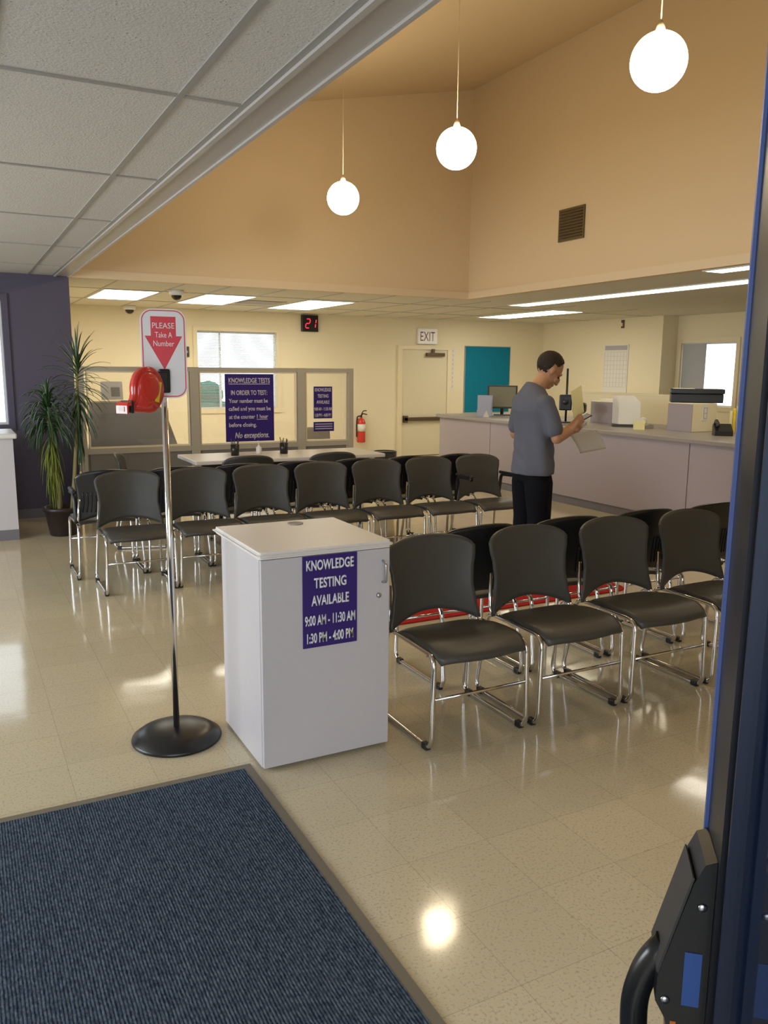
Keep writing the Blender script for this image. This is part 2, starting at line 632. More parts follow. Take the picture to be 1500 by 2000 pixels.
# ================================================================== SETTING
ZC = 2.534           # low ceilings
YP = 9.40            # purple wall / far clerestory wall
YB = 13.43           # far back wall
XB = 1.165           # edge of the low entrance ceiling
XC = 6.16            # right clerestory wall
XR = 10.62           # right office wall
YF = -0.45           # glazed front
XL = -3.6

struct('floor', box(XL - 0.1, 11.6, YF - 0.12, YB + 0.1, -0.1, 0.0), 'floor')
og = struct('ground_outside', box(-14, 22, -12, 26, -0.24, -0.11), 'paving')

# ceilings
struct('ceiling', box(XL, XB - 0.145, YF, YP, ZC + 0.004, ZC + 0.06), 'tile')
g = B()
for x in (0.78, 0.17, -0.44, -1.05, -1.66, -2.27, -2.88, -3.49):
    add_box(g, x - 0.012, x + 0.012, YF, YP - 0.001, ZC - 0.001, ZC + 0.008)
y = 3.05 - 1.36 * 2
while y < YP - 0.1:
    if y > YF:
        add_box(g, XL, XB - 0.16, y - 0.012, y + 0.012, ZC - 0.0005, ZC + 0.008)
    y += 1.36
add_box(g, XB - 0.17, XB - 0.146, YF, YP, ZC - 0.001, ZC + 0.010)
struct('trim_1', g, 'tbar')
# bulkhead header between the low ceiling and the tall waiting hall
struct('wall_clerestory_left', box(XB - 0.135, XB, YF, YP, ZC, 4.2), 'header')
g = B()
add_box(g, XB - 0.145, XB - 0.122, YF, YP, ZC - 0.012, ZC - 0.0005)
add_box(g, XB - 0.012, XB + 0.006, YF, YP, ZC - 0.010, ZC + 0.03)
struct('trim_2', g, 'header')
# tall hall
struct('wall_clerestory_back', box(XB - 0.13, XC + 0.12, YP, YP + 0.12, ZC, 5.4), 'tan')
struct('wall_clerestory_right', box(XC, XC + 0.12, YF, YP, ZC, 5.4), 'tan')
struct('wall_clerestory_front', box(XB - 0.13, XC, YF - 0.12, YF, ZC, 5.4), 'tan')
g = B()
add_box(g, XB + 0.007, XC - 0.02, YP - 0.02, YP - 0.001, ZC - 0.006, ZC + 0.08)
add_box(g, XC - 0.02, XC - 0.001, YF, YP - 0.001, ZC - 0.006, ZC + 0.08)
struct('trim_3', g, 'tanlight')
def roofz(x):
    return 4.09 + (x - XB) * 0.206
struct('ceiling_sloped', add_prism(B(), [(XB - 0.14, roofz(XB - 0.14)), (XC + 0.13, roofz(XC + 0.13)), (XC + 0.13, roofz(XC + 0.13) + 0.15), (XB - 0.14, roofz(XB - 0.14) + 0.15)], YF - 0.12, YP + 0.12, 'y'), 'tan')
# low ceilings around the hall
struct('ceiling_back', box(XB - 0.3, XR + 0.5, YP + 0.12, YB, ZC, ZC + 0.06), 'soffit')
struct('ceiling_right', box(XC + 0.12, XR + 0.5, YF, YP + 0.12, ZC, ZC + 0.06), 'soffit')
g = B()
for x in (1.68, 2.41, 2.95, 3.63, 4.39, 5.12, 5.9, 6.6, 7.3, 8.1, 9.3):
    add_box(g, x - 0.01, x + 0.01, YP + 0.13, YB - 0.01, ZC - 0.004, ZC)
for y in (10.55, 12.12):
    add_box(g, XB - 0.1, XR, y - 0.01, y + 0.01, ZC - 0.005, ZC)
struct('trim_4', g, 'tbar')

def wall_with_holes(name, m, axis, c0, c1, a0, a1, z0, z1, holes):
    """wall slab; axis 'y': thickness along y, runs along x. holes: (a0,a1,z0,z1)"""
    g = B()
    xs = sorted({a0, a1, *[h[0] for h in holes], *[h[1] for h in holes]})
    for p, q in zip(xs, xs[1:]):
        zs = [(z0, z1)]
        for h in holes:
            if h[0] <= p + 1e-6 and q <= h[1] + 1e-6:
                nz = []
                for lo, hi in zs:
                    if h[2] > lo:
                        nz.append((lo, min(h[2], hi)))
                    if h[3] < hi:
                        nz.append((max(h[3], lo), hi))
                zs = nz
        for lo, hi in zs:
            if axis == 'y':
                add_box(g, p, q, c0, c1, lo, hi)
            else:
                add_box(g, c0, c1, p, q, lo, hi)
    bmesh.ops.remove_doubles(g, verts=g.verts, dist=1e-5)
    return struct(name, g, m)

wall_with_holes('wall_back', 'cream', 'y', YB, YB + 0.15, XB - 0.3, XR + 0.5, 0, ZC + 0.06, [(3.58, 4.95, 0.93, 2.20)])
wall_with_holes('wall_left_alcove', 'purple', 'y', YP, YP + 0.12, XL, XB - 0.14, 0, ZC + 0.06, [(-0.9, 0.50, 1.0, 2.27)])
struct('wall_alcove_end', box(XB - 0.14, XB, YP, YP + 0.12, 0, ZC - 0.0005), 'purple')
struct('wall_back_left', box(XB - 0.25, XB - 0.12, YP + 0.12, YB, 0, ZC), 'cream')
wall_with_holes('wall_left', 'cream', 'x', XL - 0.12, XL, YF, YP, 0, ZC + 0.06, [(3.3, 7.0, 0.8, 2.3)])
wall_with_holes('wall_right', 'cream', 'x', XR, XR + 0.12, 10.391, YB, 0, ZC, [])
wall_with_holes('wall_right_recess', 'cream', 'x', XR + 0.35, XR + 0.47, YF, 10.27, 0, ZC, [(9.05, 10.16, 1.05, 2.08)])
struct('wall_recess_return', box(XR, XR + 0.35, 10.27, 10.39, 0, ZC), 'cream')
# glazed entrance front (behind the camera)
wall_with_holes('wall_front', 'cream', 'y', YF - 0.12, YF, XL, XR + 0.4, 0, ZC, [(-3.0, -1.05, 0.15, 2.3), (-0.95, 0.95, 0.0, 2.3)])

# baseboards
struct('baseboard_left_alcove', box(XL, XB - 0.001, YP - 0.012, YP - 0.001, 0, 0.1), 'base')
struct('baseboard_back', box(XB, XR, YB - 0.012, YB - 0.001, 0, 0.1), 'base')
struct('baseboard_right', box(XR - 0.012, XR - 0.001, 10.4, YB - 0.02, 0, 0.1), 'base')

# ---- windows
def window(n, axis, a0, a1, z0, z1, face, depth, split=None, fm='frame_cream', fw=0.07):
    """frame around a hole, mullion, pane and sill; face = coordinate of the room side, depth = towards outside"""
    g = B()
    d0, d1 = face - math.copysign(0.02, depth), face + depth * 0.5
    lo, hi = min(d0, d1), max(d0, d1)
    def bx(p, q, zz0, zz1, l=lo, h=hi, gg=g):
        if axis == 'y':
            add_box(gg, p, q, l, h, zz0, zz1)
        else:
            add_box(gg, l, h, p, q, zz0, zz1)
    fl = face - math.copysign(0.022, depth)
    f0, f1 = min(fl, face - math.copysign(0.0005, depth)), max(fl, face - math.copysign(0.0005, depth))
    bx(a0 - fw, a1 + fw, z1, z1 + fw, f0, f1)
    bx(a0 - fw, a1 + fw, z0 - fw, z0, f0, f1)
    bx(a0 - fw, a0, z0, z1, f0, f1)
    bx(a1, a1 + fw, z0, z1, f0, f1)
    o = bpy.data.objects.new('window_%d' % n, None)
    COL.objects.link(o)
    o['kind'] = 'structure'
    obj('window_frame', g, fm, o)
    g = B()
    pc = face + depth * 0.7
    s = 0.025
    bx(a0 + .001, a1 - .001, z0 + .001, z0 + s, pc - 0.02, pc + 0.02, g)
    bx(a0 + .001, a1 - .001, z1 - s, z1 - .001, pc - 0.02, pc + 0.02, g)
    bx(a0 + .001, a0 + s, z0 + s, z1 - s, pc - 0.02, pc + 0.02, g)
    bx(a1 - s, a1 - .001, z0 + s, z1 - s, pc - 0.02, pc + 0.02, g)
    for sp in (split or []):
        bx(sp - 0.015, sp + 0.015, z0 + s, z1 - s, pc - 0.02, pc + 0.02, g)
    obj('sash', g, 'white', o)
    g = B()
    bx(a0 + s, a1 - s, z0 + s, z1 - s, pc - 0.003, pc + 0.003, g)
    obj('pane', g, 'glass', o)
    return o
w = window(1, 'y', -0.9, 0.50, 1.0, 2.27, YP, 0.12, [-0.2], 'purple', 0.06)
w = window(2, 'y', 3.58, 4.95, 0.93, 2.20, YB, 0.15, [3.98])
g = B()
z = 0.97
while z < 2.18:
    add_box(g, 3.60, 4.93, -0.012, 0.012, -0.0008, 0.0008, Matrix.Translation((0, YB + 0.045, z)) @ Matrix.Rotation(R(-18), 4, 'X'))
    z += 0.025
obj('blind_slats', g, 'blind', w)
w = window(3, 'x', 9.05, 10.16, 1.05, 2.08, XR + 0.35, 0.12, None)
obj('roller_shade', box(XR + 0.365, XR + 0.372, 9.66, 10.15, 1.06, 2.07), 'shade', w)
w = window(4, 'x', 3.3, 7.0, 0.8, 2.3, XL, -0.12, [4.5, 5.8])
w = window(5, 'y', -3.0, -1.05, 0.15, 2.3, YF, -0.12, [-2.0], 'navy_door')

# hedge outside the far window
g = B()
for k in range(26):
    add_ellipsoid(g, (3.2 + random.random() * 1.3, YB + 1.3 + random.random() * 0.5, -0.1 + random.random() * 1.25), (0.28, 0.25, 0.25), seg=10, rings=7)
tag(obj('hedge', g, 'hedge'), 'blue-green hedge outside, seen through the lower left of the far window', 'hedge')

# ---- exit door on the back wall
d = bpy.data.objects.new('door_1', None)
COL.objects.link(d)
d['kind'] = 'structure'
g = B()
add_box(g, 7.28, 7.37, YB - 0.045, YB - 0.001, 0, 2.04)
add_box(g, 8.34, 8.43, YB - 0.045, YB - 0.001, 0, 2.04)
add_box(g, 7.37, 8.34, YB - 0.045, YB - 0.001, 1.97, 2.04)
obj('door_frame', g, 'frame_cream', d)
obj('door_leaf', box(7.375, 8.335, YB - 0.03, YB - 0.002, 0.01, 1.965), 'door_cream', d)
g = B()
add_box(g, 7.39, 8.32, YB - 0.10, YB - 0.06, 0.66, 0.73, bev=0.008)
add_box(g, 7.39, 7.47, YB - 0.10, YB - 0.03, 0.63, 0.76, bev=0.006)
add_box(g, 8.24, 8.32, YB - 0.10, YB - 0.03, 0.63, 0.76, bev=0.006)
obj('panic_bar', g, 'brown', d)
g = B()
add_box(g, 7.86, 8.25, YB - 0.10, YB - 0.03, 1.85, 1.915, bev=0.008)
add_box(g, 7.98, 8.03, YB - 0.09, YB - 0.046, 1.91, 1.985)
obj('door_closer', g, 'brown', d)

# ================================================================== LIGHT FIXTURES
def troffer(x0, x1, y0, y1, label, name='ceiling_light', m='troffer', grp=None):
    t = thing(name, label, 'light', ((x0 + x1) / 2, (y0 + y1) / 2, ZC), 0, grp)
    a, b = (x1 - x0) / 2, (y1 - y0) / 2
    g = B()
    add_box(g, -a - 0.02, -a, -b - 0.02, b + 0.02, -0.012, -0.001)
    add_box(g, a, a + 0.02, -b - 0.02, b + 0.02, -0.012, -0.001)
    add_box(g, -a, a, -b - 0.02, -b, -0.012, -0.001)
    add_box(g, -a, a, b, b + 0.02, -0.012, -0.001)
    obj('light_frame', g, 'white', t)
    obj('diffuser', box(-a, a, -b, b, -0.009, -0.0015), m, t)
    return t
troffer(1.72, 2.36, 10.58, 12.0, 'bright recessed ceiling panel nearest the left, beside the dome camera')
troffer(2.97, 3.62, 10.58, 12.15, 'bright recessed ceiling panel in the middle, over the far window')
troffer(4.43, 5.10, 10.7, 12.4, 'bright recessed ceiling panel on the right, above the red number display')
troffer(8.35, 8.95, 10.35, 12.4, 'bright ceiling panel over the office corner, above the standing man')
troffer(6.28, 6.50, 4.5, 5.6, 'short bright ceiling panel beside the dark entrance door edge, above the long strip')
troffer(7.18, 7.50, 2.5, 9.9, 'long continuous strip of fluorescent light over the service counter', 'strip_light', 'strip')

def globe(x, y, z, r, label):
    t = thing('pendant_light', label, 'light', (x, y, z), 0, 'white globe pendants in the tall hall')
    obj('globe', add_ellipsoid(B(), (0, 0, 0), (r, r, r), seg=40, rings=24), 'globe', t)
    top = roofz(x) - z
    obj('socket_cap', add_lathe(B(), [(0, r + 0.05), (0.012, r + 0.05), (0.03, r - 0.004), (0.0, r - 0.01)], 16), 'tanlight', t)
    obj('cord', add_tube(B(), [(0, 0, r + 0.05), (0, 0, top - 0.03)], 0.0035, 6), 'tanlight', t)
    obj('canopy', add_lathe(B(), [(0, top - 0.014), (0.06, top - 0.016), (0.06, top - 0.03), (0.0, top - 0.035)], 20), 'tanlight', t)
globe(3.47, 7.53, 3.223, 0.154, 'smallest hanging white globe lamp, left and farthest of three')
globe(3.47, 5.51, 3.233, 0.150, 'middle hanging white globe lamp of three, in front of the wall corner')
globe(3.47, 3.51, 3.233, 0.148, 'largest hanging white globe lamp, right and nearest of three')

# ================================================================== CHAIRS
def chair_back(ribs):
    def hw(z):
        # half width against height: flared foot, waist, wide shoulders
        pts = [(0.38, 0.250), (0.44, 0.245), (0.52, 0.228), (0.60, 0.217), (0.67, 0.222), (0.74, 0.236), (0.79, 0.240), (0.84, 0.230)]
        for (a, wa), (b, wb) in zip(pts, pts[1:]):
            if z <= b:
                t = max(0, (z - a) / (b - a))
                t = t * t * (3 - 2 * t)
                return wa + (wb - wa) * t
        return pts[-1][1]
    def surf(u, z):
        w_ = hw(z)
        y = 0.155 + (z - 0.40) * 0.14 + 0.25 * max(0, z - 0.70) ** 2 - 0.05 * u * u
        return Vector((u * w_, y, z))
    def fn(s, t):
        u = 2 * s - 1
        zb = 0.485 - 0.065 * abs(u) ** 2.0
        zt = 0.838 - 0.028 * u * u - 0.035 * abs(u) ** 9
        z = zb + (zt - zb) * t
        p = surf(u, z)
        e = 0.01
        n = (surf(u + e, z) - surf(u - e, z)).cross(surf(u, z + e) - surf(u, z - e))
        return p, n
    g = shell(B(), fn, 28, 16, 0.012)
    if ribs:
        for sx in (-1, 1):
            for k in range(5):
                u = sx * (0.30 + 0.13 * k)
                pts = []
                for j in range(8):
                    z = 0.50 + 0.022 * j + 0.012
                    p = surf(u, z)
                    pts.append(p + Vector((0, 0.008, 0)))
                add_tube(g, pts, 0.0055, 5)
    return g

def chair_seat():
    def surf(u, v):
        # v 0 rear .. 1 front
        y = 0.10 - 0.385 * v - 0.035 * (1 - u * u) * v ** 3
        w_ = 0.205 + 0.03 * min(1, v * 1.8) - 0.02 * max(0, v - 0.85) / 0.15
        z = 0.452 - 0.028 * max(0, 1 - v * 2.5) ** 1.5 - 0.014 * (1 - u * u) * math.sin(pi * min(1, v * 1.1)) - 0.052 * max(0, v - 0.72) ** 2 / 0.0784 - 0.012 * abs(u) ** 6
        return Vector((u * w_, y, z))
    def fn(s, t):
        u = 2 * s - 1
        e = 0.01
        n = (surf(u + e, t) - surf(u - e, t)).cross(surf(u, t + e) - surf(u, t - e))
        return surf(u, t), n
    return shell(B(), fn, 20, 18, 0.02)

_cm = {}
def cached(key, fn):
    if key not in _cm:
        me = bpy.data.meshes.new(key)
        b = fn()
        b.to_mesh(me)
        b.free()
        _cm[key] = me
    return _cm[key]

def part_cached(name, key, fn, m, parent):
    me = cached(key, fn)
    if not me.materials:
        me.materials.append(M[m])
    o = bpy.data.objects.new(name, me)
    COL.objects.link(o)
    o.parent = parent
    return o

def side_frame(s):
    loop = [(s * .247, -.272, .0135), (s * .238, -.268, .424), (s * .226, .17, .424), (s * .246, .235, .0135)]
    g = add_tube(B(), rounded(loop, 0.06, True, 6), 0.011, 8, True)
    add_tube(g, rounded([(s * .227, .06, .424), (s * .227, .155, .43), (s * .212, .178, .62)], 0.05), 0.010, 8)
    return g

def arm_mesh(s):
    g = B()
    add_tube(g, rounded([(s * .236, .15, .43), (s * .240, .14, .50), (s * .240, .12, .648), (s * .240, -.08, .655), (s * .240, -.11, .64)], 0.05), 0.016, 8)
    add_box(g, s * .240 - .018, s * .240 + .018, -.12, .14, .652, .682, bev=0.011)
    return g

def make_chair(loc, rz, label, group, ribs=False, arms=()):
    t = thing('stacking_chair', label, 'chair', loc, rz, group)
    part_cached('seat', 'chair_seat', chair_seat, 'plastic', t)
    part_cached('backrest', 'chair_back_ribbed' if ribs else 'chair_back', lambda: chair_back(ribs), 'plastic_dark' if ribs else 'plastic', t)
    for s in (-1, 1):
        f = part_cached('side_frame', 'chair_frame_l' if s < 0 else 'chair_frame_r', lambda: side_frame(s), 'chrome', t)
        for k, yy in enumerate((-.225, .19)):
            part_cached('glide', 'glide%d%d' % (s, k), lambda: box(s * .246 - .014, s * .246 + .014, yy - .02, yy + .02, 0.0005, .03, bev=0.005), 'plastic_dark', f)
    part_cached('crossbar', 'crossbar', lambda: add_tube(B(), [(-.244, -.27, .235), (.244, -.27, .235)], 0.0075, 8), 'chrome', t)
    part_cached('seat_rail', 'seat_rail_b', lambda: add_tube(B(), [(-.233, -.2, .408), (.233, -.2, .408)], .008, 8), 'chrome', t)
    for s in arms:
        part_cached('armrest', 'arm%d' % s, lambda: arm_mesh(s), 'plastic_dark', t)
    return t

gA = 'near row of chairs facing the entrance'
gB = 'near row of chairs facing the far wall'
gC = 'far row of chairs facing the entrance'
gD = 'far row of chairs facing the far wall'
near_lab = ['charcoal plastic chair with its seat partly behind the white cabinet, nearest chair of all',
            'charcoal plastic chair second from the white cabinet in the near row',
            'charcoal plastic chair third from the white cabinet in the near row',
            'charcoal plastic chair at the right end, partly hidden by the dark entrance door']
for i in range(4):
    make_chair((1.935 + 0.562 * i, 3.045, 0), 0, near_lab[i], gA)
nearb_lab = ['black chair back just behind the chair touching the white cabinet, facing away',
             'black chair back showing between the first and second chairs from the white cabinet',
             'black chair back showing between the second and third chairs of the near row',
             'black chair back showing between the third and fourth chairs, by the entrance door']
for i in range(3):
    make_chair((2.335 + 0.562 * i, 3.56, 0), pi, nearb_lab[i + 1], gB, ribs=True)
make_chair((2.335 + 0.562 * 3, 3.56, 0), pi, 'black chair back at the right end of the near row, mostly behind the entrance door', gB, ribs=True)
ords = ['leftmost chair of the far row, beside the number dispenser pole, facing the entrance',
        'second chair from the left in the far row, just right of the dispenser pole',
        'third chair from the left in the far row facing the entrance',
        'fourth chair from the left in the far row, middle of seven',
        'fifth chair from the left in the far row facing the entrance',
        'sixth chair from the left in the far row facing the entrance',
        'chair with two armrests ending the far row, left of the standing man']
for i in range(7):
    make_chair((1.115 + 0.524 * i, 6.115, 0), 0, ords[i], gC, arms=(-1, 1) if i == 6 else ())
ordb = ['black chair with an armrest at the far left, half hidden behind the leftmost far-row chair',
        'black chair back behind the dispenser pole, facing away, second in the far row',
        'black chair back facing away, glimpsed between the second and third far-row chairs',
        'black chair back facing away, glimpsed between the third and fourth far-row chairs',
        'black chair back facing away, glimpsed between the fourth and fifth far-row chairs',
        'black chair back facing away, glimpsed between the fifth and sixth far-row chairs',
        'black chair back facing away, glimpsed left of the armchair ending the far row']
for i in range(7):
    make_chair((1.0 + 0.524 * i, 6.63, 0), pi, ordb[i], gD, ribs=True, arms=(1,) if i == 0 else ())
make_chair((2.31, 7.21, 0), pi, 'black chair pushed up to the middle of the writing table, facing the partition', 'chairs at the writing table')
make_chair((3.14, 7.21, 0), pi, 'black chair at the right end of the writing table, facing the partition', 'chairs at the writing table')
make_chair((1.47, 7.60, 0), R(75), 'dark chair seen from the side at the left end of the writing table', 'chairs at the writing table')

# ================================================================== WHITE CABINET WITH SIGN
cab = thing('cabinet', 'white laminate cabinet with overhanging top and blue testing hours sign', 'cabinet', (1.0, 2.93, 0))
obj('body', box(0, 0.565, 0.02, 0.52, 0.012, 0.874, bev=0.002), 'laminate', cab)
dr = obj('door', box(0.002, 0.563, 0.0, 0.0185, 0.014, 0.872, bev=0.002), 'laminate', cab)
g = add_tube(B(), rounded([(.53, -.001, .82), (.53, -.03, .815), (.53, -.03, .735), (.53, -.001, .73)], .018), .0055, 8)
obj('handle', g, 'steel', dr)
lk = add_lathe(B(), [(0, .010), (.008, .010), (.011, .006), (.011, 0), (0, 0)], 16, mtx=Matrix.Translation((.512, 0, .675)) @ Matrix.Rotation(R(90), 4, 'X'))
obj('lock', lk, 'steel', dr)
obj('plinth', box(0.01, 0.555, 0.03, 0.51, 0.0005, 0.0118), 'base', cab)
g = add_prism(B(), [(-.015 + .03, -.014), (.58 - .03, -.014), (.58 - .012, -.010), (.58 - .003, .0), (.58, .012), (.58, .60), (-.015, .60), (-.015, .012), (-.012, .0), (-.003, -.010)], .875, .904)
bmesh.ops.bevel(g, geom=[e for e in g.edges if abs(e.verts[0].co.z - e.verts[1].co.z) < 1e-5], offset=.012, segments=3, affect='EDGES')
obj('worktop', g, 'laminate_top', cab)
g = add_lathe(B(), [(0, .0005), (.030, .0005), (.033, .003), (.036, .003), (.036, .0), (0, 0)], 24, center=(.345, .51, .9045))
obj('grommet', g, 'carrel', cab)

def sign_panel(name, label, loc, rz, wd, ht, lines, m='signnavy', tm='signtext', thick=0.004, bold=0.026, rows=None):
    """upright sign in local x/z, front at -y; lines: (text, z_centre_fraction_from_top, cap height, width, extras)"""
    t = thing(name, label, 'sign', loc, rz)
    obj('sign_panel', box(-wd / 2, wd / 2, 0, thick, 0, ht), m, t)
    for ln in lines:
        body, fy, h, wdt = ln[:4]
        ex = ln[4] if len(ln) > 4 else {}
        text('lettering', body, t, tm, (ex.get('x', 0.0), -0.0002, ht * (1 - fy) - h / 2), (1, 0, 0), (0, 0, 1), width=wdt, height=h, bold=bold, shear=ex.get('shear', 0), align=ex.get('align', .5))
        if ex.get('ul'):
            u0, u1 = ex['ul']
            obj('underline', box(u0, u1, -0.001, -0.0002, ht * (1 - fy) - h / 2 - h * .32, ht * (1 - fy) - h / 2 - h * .2), tm, t)
    return t
sign_panel('hours_sign', 'blue sign with white testing hours on the white cabinet front', (1.291, 2.9245, 0.4935), 0, 0.238, 0.378,
           [('KNOWLEDGE', .10, .040, .208), ('TESTING', .295, .040, .142), ('AVAILABLE', .485, .040, .165), ('9:00 AM - 11:30 AM', .70, .040, .222), ('1:30 PM - 4:00 PM', .895, .040, .205)])

# ================================================================== NUMBER DISPENSER STAND
st = thing('number_stand', 'chrome pole stand with black base and red arrow take-a-number sign', 'stand', (0.765, 3.40, 0))
prof = [(0, .001), (.190, .001), (.193, .008), (.190, .016), (.172, .026), (.165, .034), (.12, .046), (.06, .052), (.022, .054), (0, .054)]
obj('base', add_lathe(B(), prof, 48), 'black', st)
obj('pole', add_tube(B(), [(0, 0, .05), (0, 0, 1.58)], .0135, 16), 'chrome', st)
def rrect(w_, h_, r, n=8):
    out = []
    for cx, cz, a in ((w_ / 2 - r, h_ / 2 - r, 0), (-w_ / 2 + r, h_ / 2 - r, 90), (-w_ / 2 + r, -h_ / 2 + r, 180), (w_ / 2 - r, -h_ / 2 + r, 270)):
        for k in range(n + 1):
            t = R(a + 90 * k / n)
            out.append((cx + r * math.cos(t), cz + r * math.sin(t)))
    return out
# the sign is tilted a little to face the door
sg = obj('sign_plate', add_prism(B(), rrect(.178, .352, .046), -.003, .003, 'y'), 'signtext', st)
sg.location = (0.0, -.022, 1.655)
sg.rotation_euler = (0, 0, R(-6))
def ring(w_, h_, r, t):
    g = B()
    a, b = rrect(w_, h_, r), rrect(w_ - 2 * t, h_ - 2 * t, r - t)
    va = [g.verts.new((x, -.0038, z)) for x, z in a]
    vb = [g.verts.new((x, -.0038, z)) for x, z in b]
    n = len(a)
    for i in range(n):
        g.faces.new((va[i], va[(i + 1) % n], vb[(i + 1) % n], vb[i]))
    ex = bmesh.ops.extrude_face_region(g, geom=list(g.faces))
    for q in ex['geom']:
        if isinstance(q, bmesh.types.BMVert):
            q.co.y += .0007
    bmesh.ops.recalc_face_normals(g, faces=g.faces)
    return g
obj('border', ring(.168, .342, .041, .004), 'redprint', sg)
ar = [(-.049, .146), (.049, .146), (.049, .070), (.073, .070), (0, -.063), (-.073, .070), (-.049, .070)]
ar = [(x, z) for x, z in ar]
obj('arrow', add_prism(B(), ar, -.0038, -.0031, 'y'), 'redprint', sg)
for body, z, w_, h_ in (('PLEASE', .100, .086, .022), ('Take A', .064, .067, .022), ('Number', .030, .081, .022)):
    text('lettering', body, sg, 'signtext', (0, -.0039, z), (1, 0, 0), (0, 0, 1), width=w_, height=h_, bold=.0)
# black bracket and the red snail-shaped ticket dispenser
br = obj('bracket', box(-.028, .016, -.05, -.028, 1.50, 1.595, bev=.006), 'black', st)
obj('bracket_clamp', box(-.062, .004, -.062, -.047, 1.505, 1.585, bev=.004), 'black', st)
dp = thing('ticket_dispenser', 'shiny red snail-shaped ticket dispenser clamped to the chrome pole', 'ticket dispenser', (0.668, 3.275, 1.515), R(36))
# local: -x towards the spout, z up, -y is the smooth side face
prof = []
for k in range(34):
    a = R(-48 + 236 * k / 33)
    prof.append((.080 * math.cos(a) + .004, .088 * math.sin(a)))
prof += [(-.080, -.030), (-.088, -.042), (-.100, -.046), (-.100, -.078), (-.050, -.084), (.0, -.088), (.030, -.084)]
g = add_prism(B(), prof, -.030, .030, 'y')
bmesh.ops.bevel(g, geom=[e for e in g.edges if abs(e.verts[0].co.y - e.verts[1].co.y) < 1e-5], offset=.016, segments=4, affect='EDGES')
obj('housing', g, 'red', dp, smooth=True)
obj('side_boss', add_lathe(B(), [(0, .0365), (.040, .036), (.052, .033), (.058, .029), (0, .029)], 32, mtx=Matrix.Translation((-.012, 0, .012)) @ Matrix.Rotation(R(90), 4, 'X')), 'red', dp)
obj('spout_guard', add_prism(B(), [(-.101, -.040), (-.130, -.044), (-.136, -.056), (-.136, -.086), (-.128, -.086), (-.126, -.058), (-.112, -.056), (-.110, -.084), (-.101, -.084)], -.027, .027, 'y'), 'red', dp)
obj('spout_collar', box(-.112, -.0995, -.029, .029, -.086, -.038, bev=.003), 'black', dp)
obj('paper_ticket', box(-.1385, -.1365, -.014, .014, -.078, -.060), 'paper', dp)
obj('sticker', box(.022, .046, -.0312, -.0305, -.040, .040, Matrix.Rotation(R(14), 4, 'Y')), 'yellow', dp)

# ================================================================== FLOOR MATS
rug = thing('entrance_mat', 'large navy ribbed entrance mat with taupe rubber edge on the floor', 'mat', (-0.62, 1.45, 0))
obj('carpet', box(-1.55, 1.555, -1.4, 1.53, .0015, .010), 'carpet', rug)
g = B()
def edge_strip(a, b, c, d):
    add_prism(g, [a, b, c, d], .001, .0085)
add_box(g, 1.555, 1.59, -1.4, 1.565, .001, .0085)
add_box(g, -1.585, 1.555, 1.53, 1.565, .001, .0085)
add_box(g, -1.585, -1.55, -1.4, 1.53, .001, .0085)
obj('rubber_edge', g, 'mat_edge', rug)
g = add_prism(B(), [(x + 3.1, y_ + 4.53) for x, y_ in rrect(2.55, .30, .12)], .001, .009)
tag(obj('floor_runner', g, 'redmat'), 'narrow red floor runner seen under the near row of chairs', 'mat')

# ================================================================== PLANT
pl = thing('potted_plant', 'tall potted plant with strap leaves in dark pot beside the purple wall', 'plant', (0.86, 8.33, 0))
obj('pot', add_lathe(B(), [(0, .001), (.120, .001), (.125, .01), (.160, .235), (.178, .24), (.180, .275), (.165, .276), (.160, .24), (0, .235)], 32), 'pot', pl)
obj('soil', add_lathe(B(), [(0, .245), (.157, .243), (.157, .237), (0, .237)], 24), 'soil', pl)
s1 = [(-.02, -.01, .24), (-.03, -.01, .5), (-.055, -.01, .8), (-.075, -.01, 1.08), (-.08, -.01, 1.22)]
s2 = [(.09, .0, .24), (.12, .0, .5), (.155, .01, .85), (.185, .01, 1.2), (.205, .01, 1.62)]
obj('stem', add_tube(B(), s1, .022, 8, radii=[.026, .024, .022, .02, .015]), 'cane', pl)
obj('stem', add_tube(B(), s2, .016, 8, radii=[.022, .019, .016, .014, .01]), 'cane', pl)
def leaf(g, base, az, elev, ln, wd, droop):
    """strap leaf: a folded blade along a drooping arc"""
    d = Vector((math.cos(az) * math.cos(elev), math.sin(az) * math.cos(elev), math.sin(elev)))
    side = Vector((-math.sin(az), math.cos(az), 0))
    p = Vector(base)
    n = 7
    prev = None
    for i in range(n + 1):
        t = i / n
        w_ = wd * (0.55 + 0.9 * t) * (1 - t ** 2.2) + .0012
        nn = side.cross(d).normalized()
        a, c, b = p + side * w_, p - nn * w_ * 0.35, p - side * w_
        cur = [g.verts.new(a), g.verts.new(c), g.verts.new(b), g.verts.new(c - nn * .0015)]
        if prev:
            for k in range(4):
                f = g.faces.new((prev[k], prev[(k + 1) % 4], cur[(k + 1) % 4], cur[k]))
                f.smooth = True
        else:
            g.faces.new(cur)
        prev = cur
        p = p + d * (ln / n)
        d = (d + Vector((0, 0, -droop / n * (0.5 + 1.3 * t)))).normalized()
    g.faces.new(list(reversed(prev)))
def crown(g, top, height, count, ln, wd, e0, e1, droop):
    top = Vector(top)
    for k in range(count):
        t = k / (count - 1)
        az = k * 2.399963 + random.uniform(-.2, .2)
        elev = e0 + (e1 - e0) * t ** 0.8 + random.uniform(-.15, .15)
        base = top + Vector((0, 0, -height * t))
        leaf(g, base, az, elev, ln * random.uniform(.8, 1.12), wd, droop * random.uniform(.75, 1.2))
g = B()
crown(g, (-.08, -.01, 1.22), .20, 150, .36, .0115, R(85), R(-12), 3.3)
obj('foliage', g, 'leaf', pl)
g = B()
crown(g, (-.07, -.01, .98), .42, 80, .32, .010, R(-45), R(-80), 3.2)
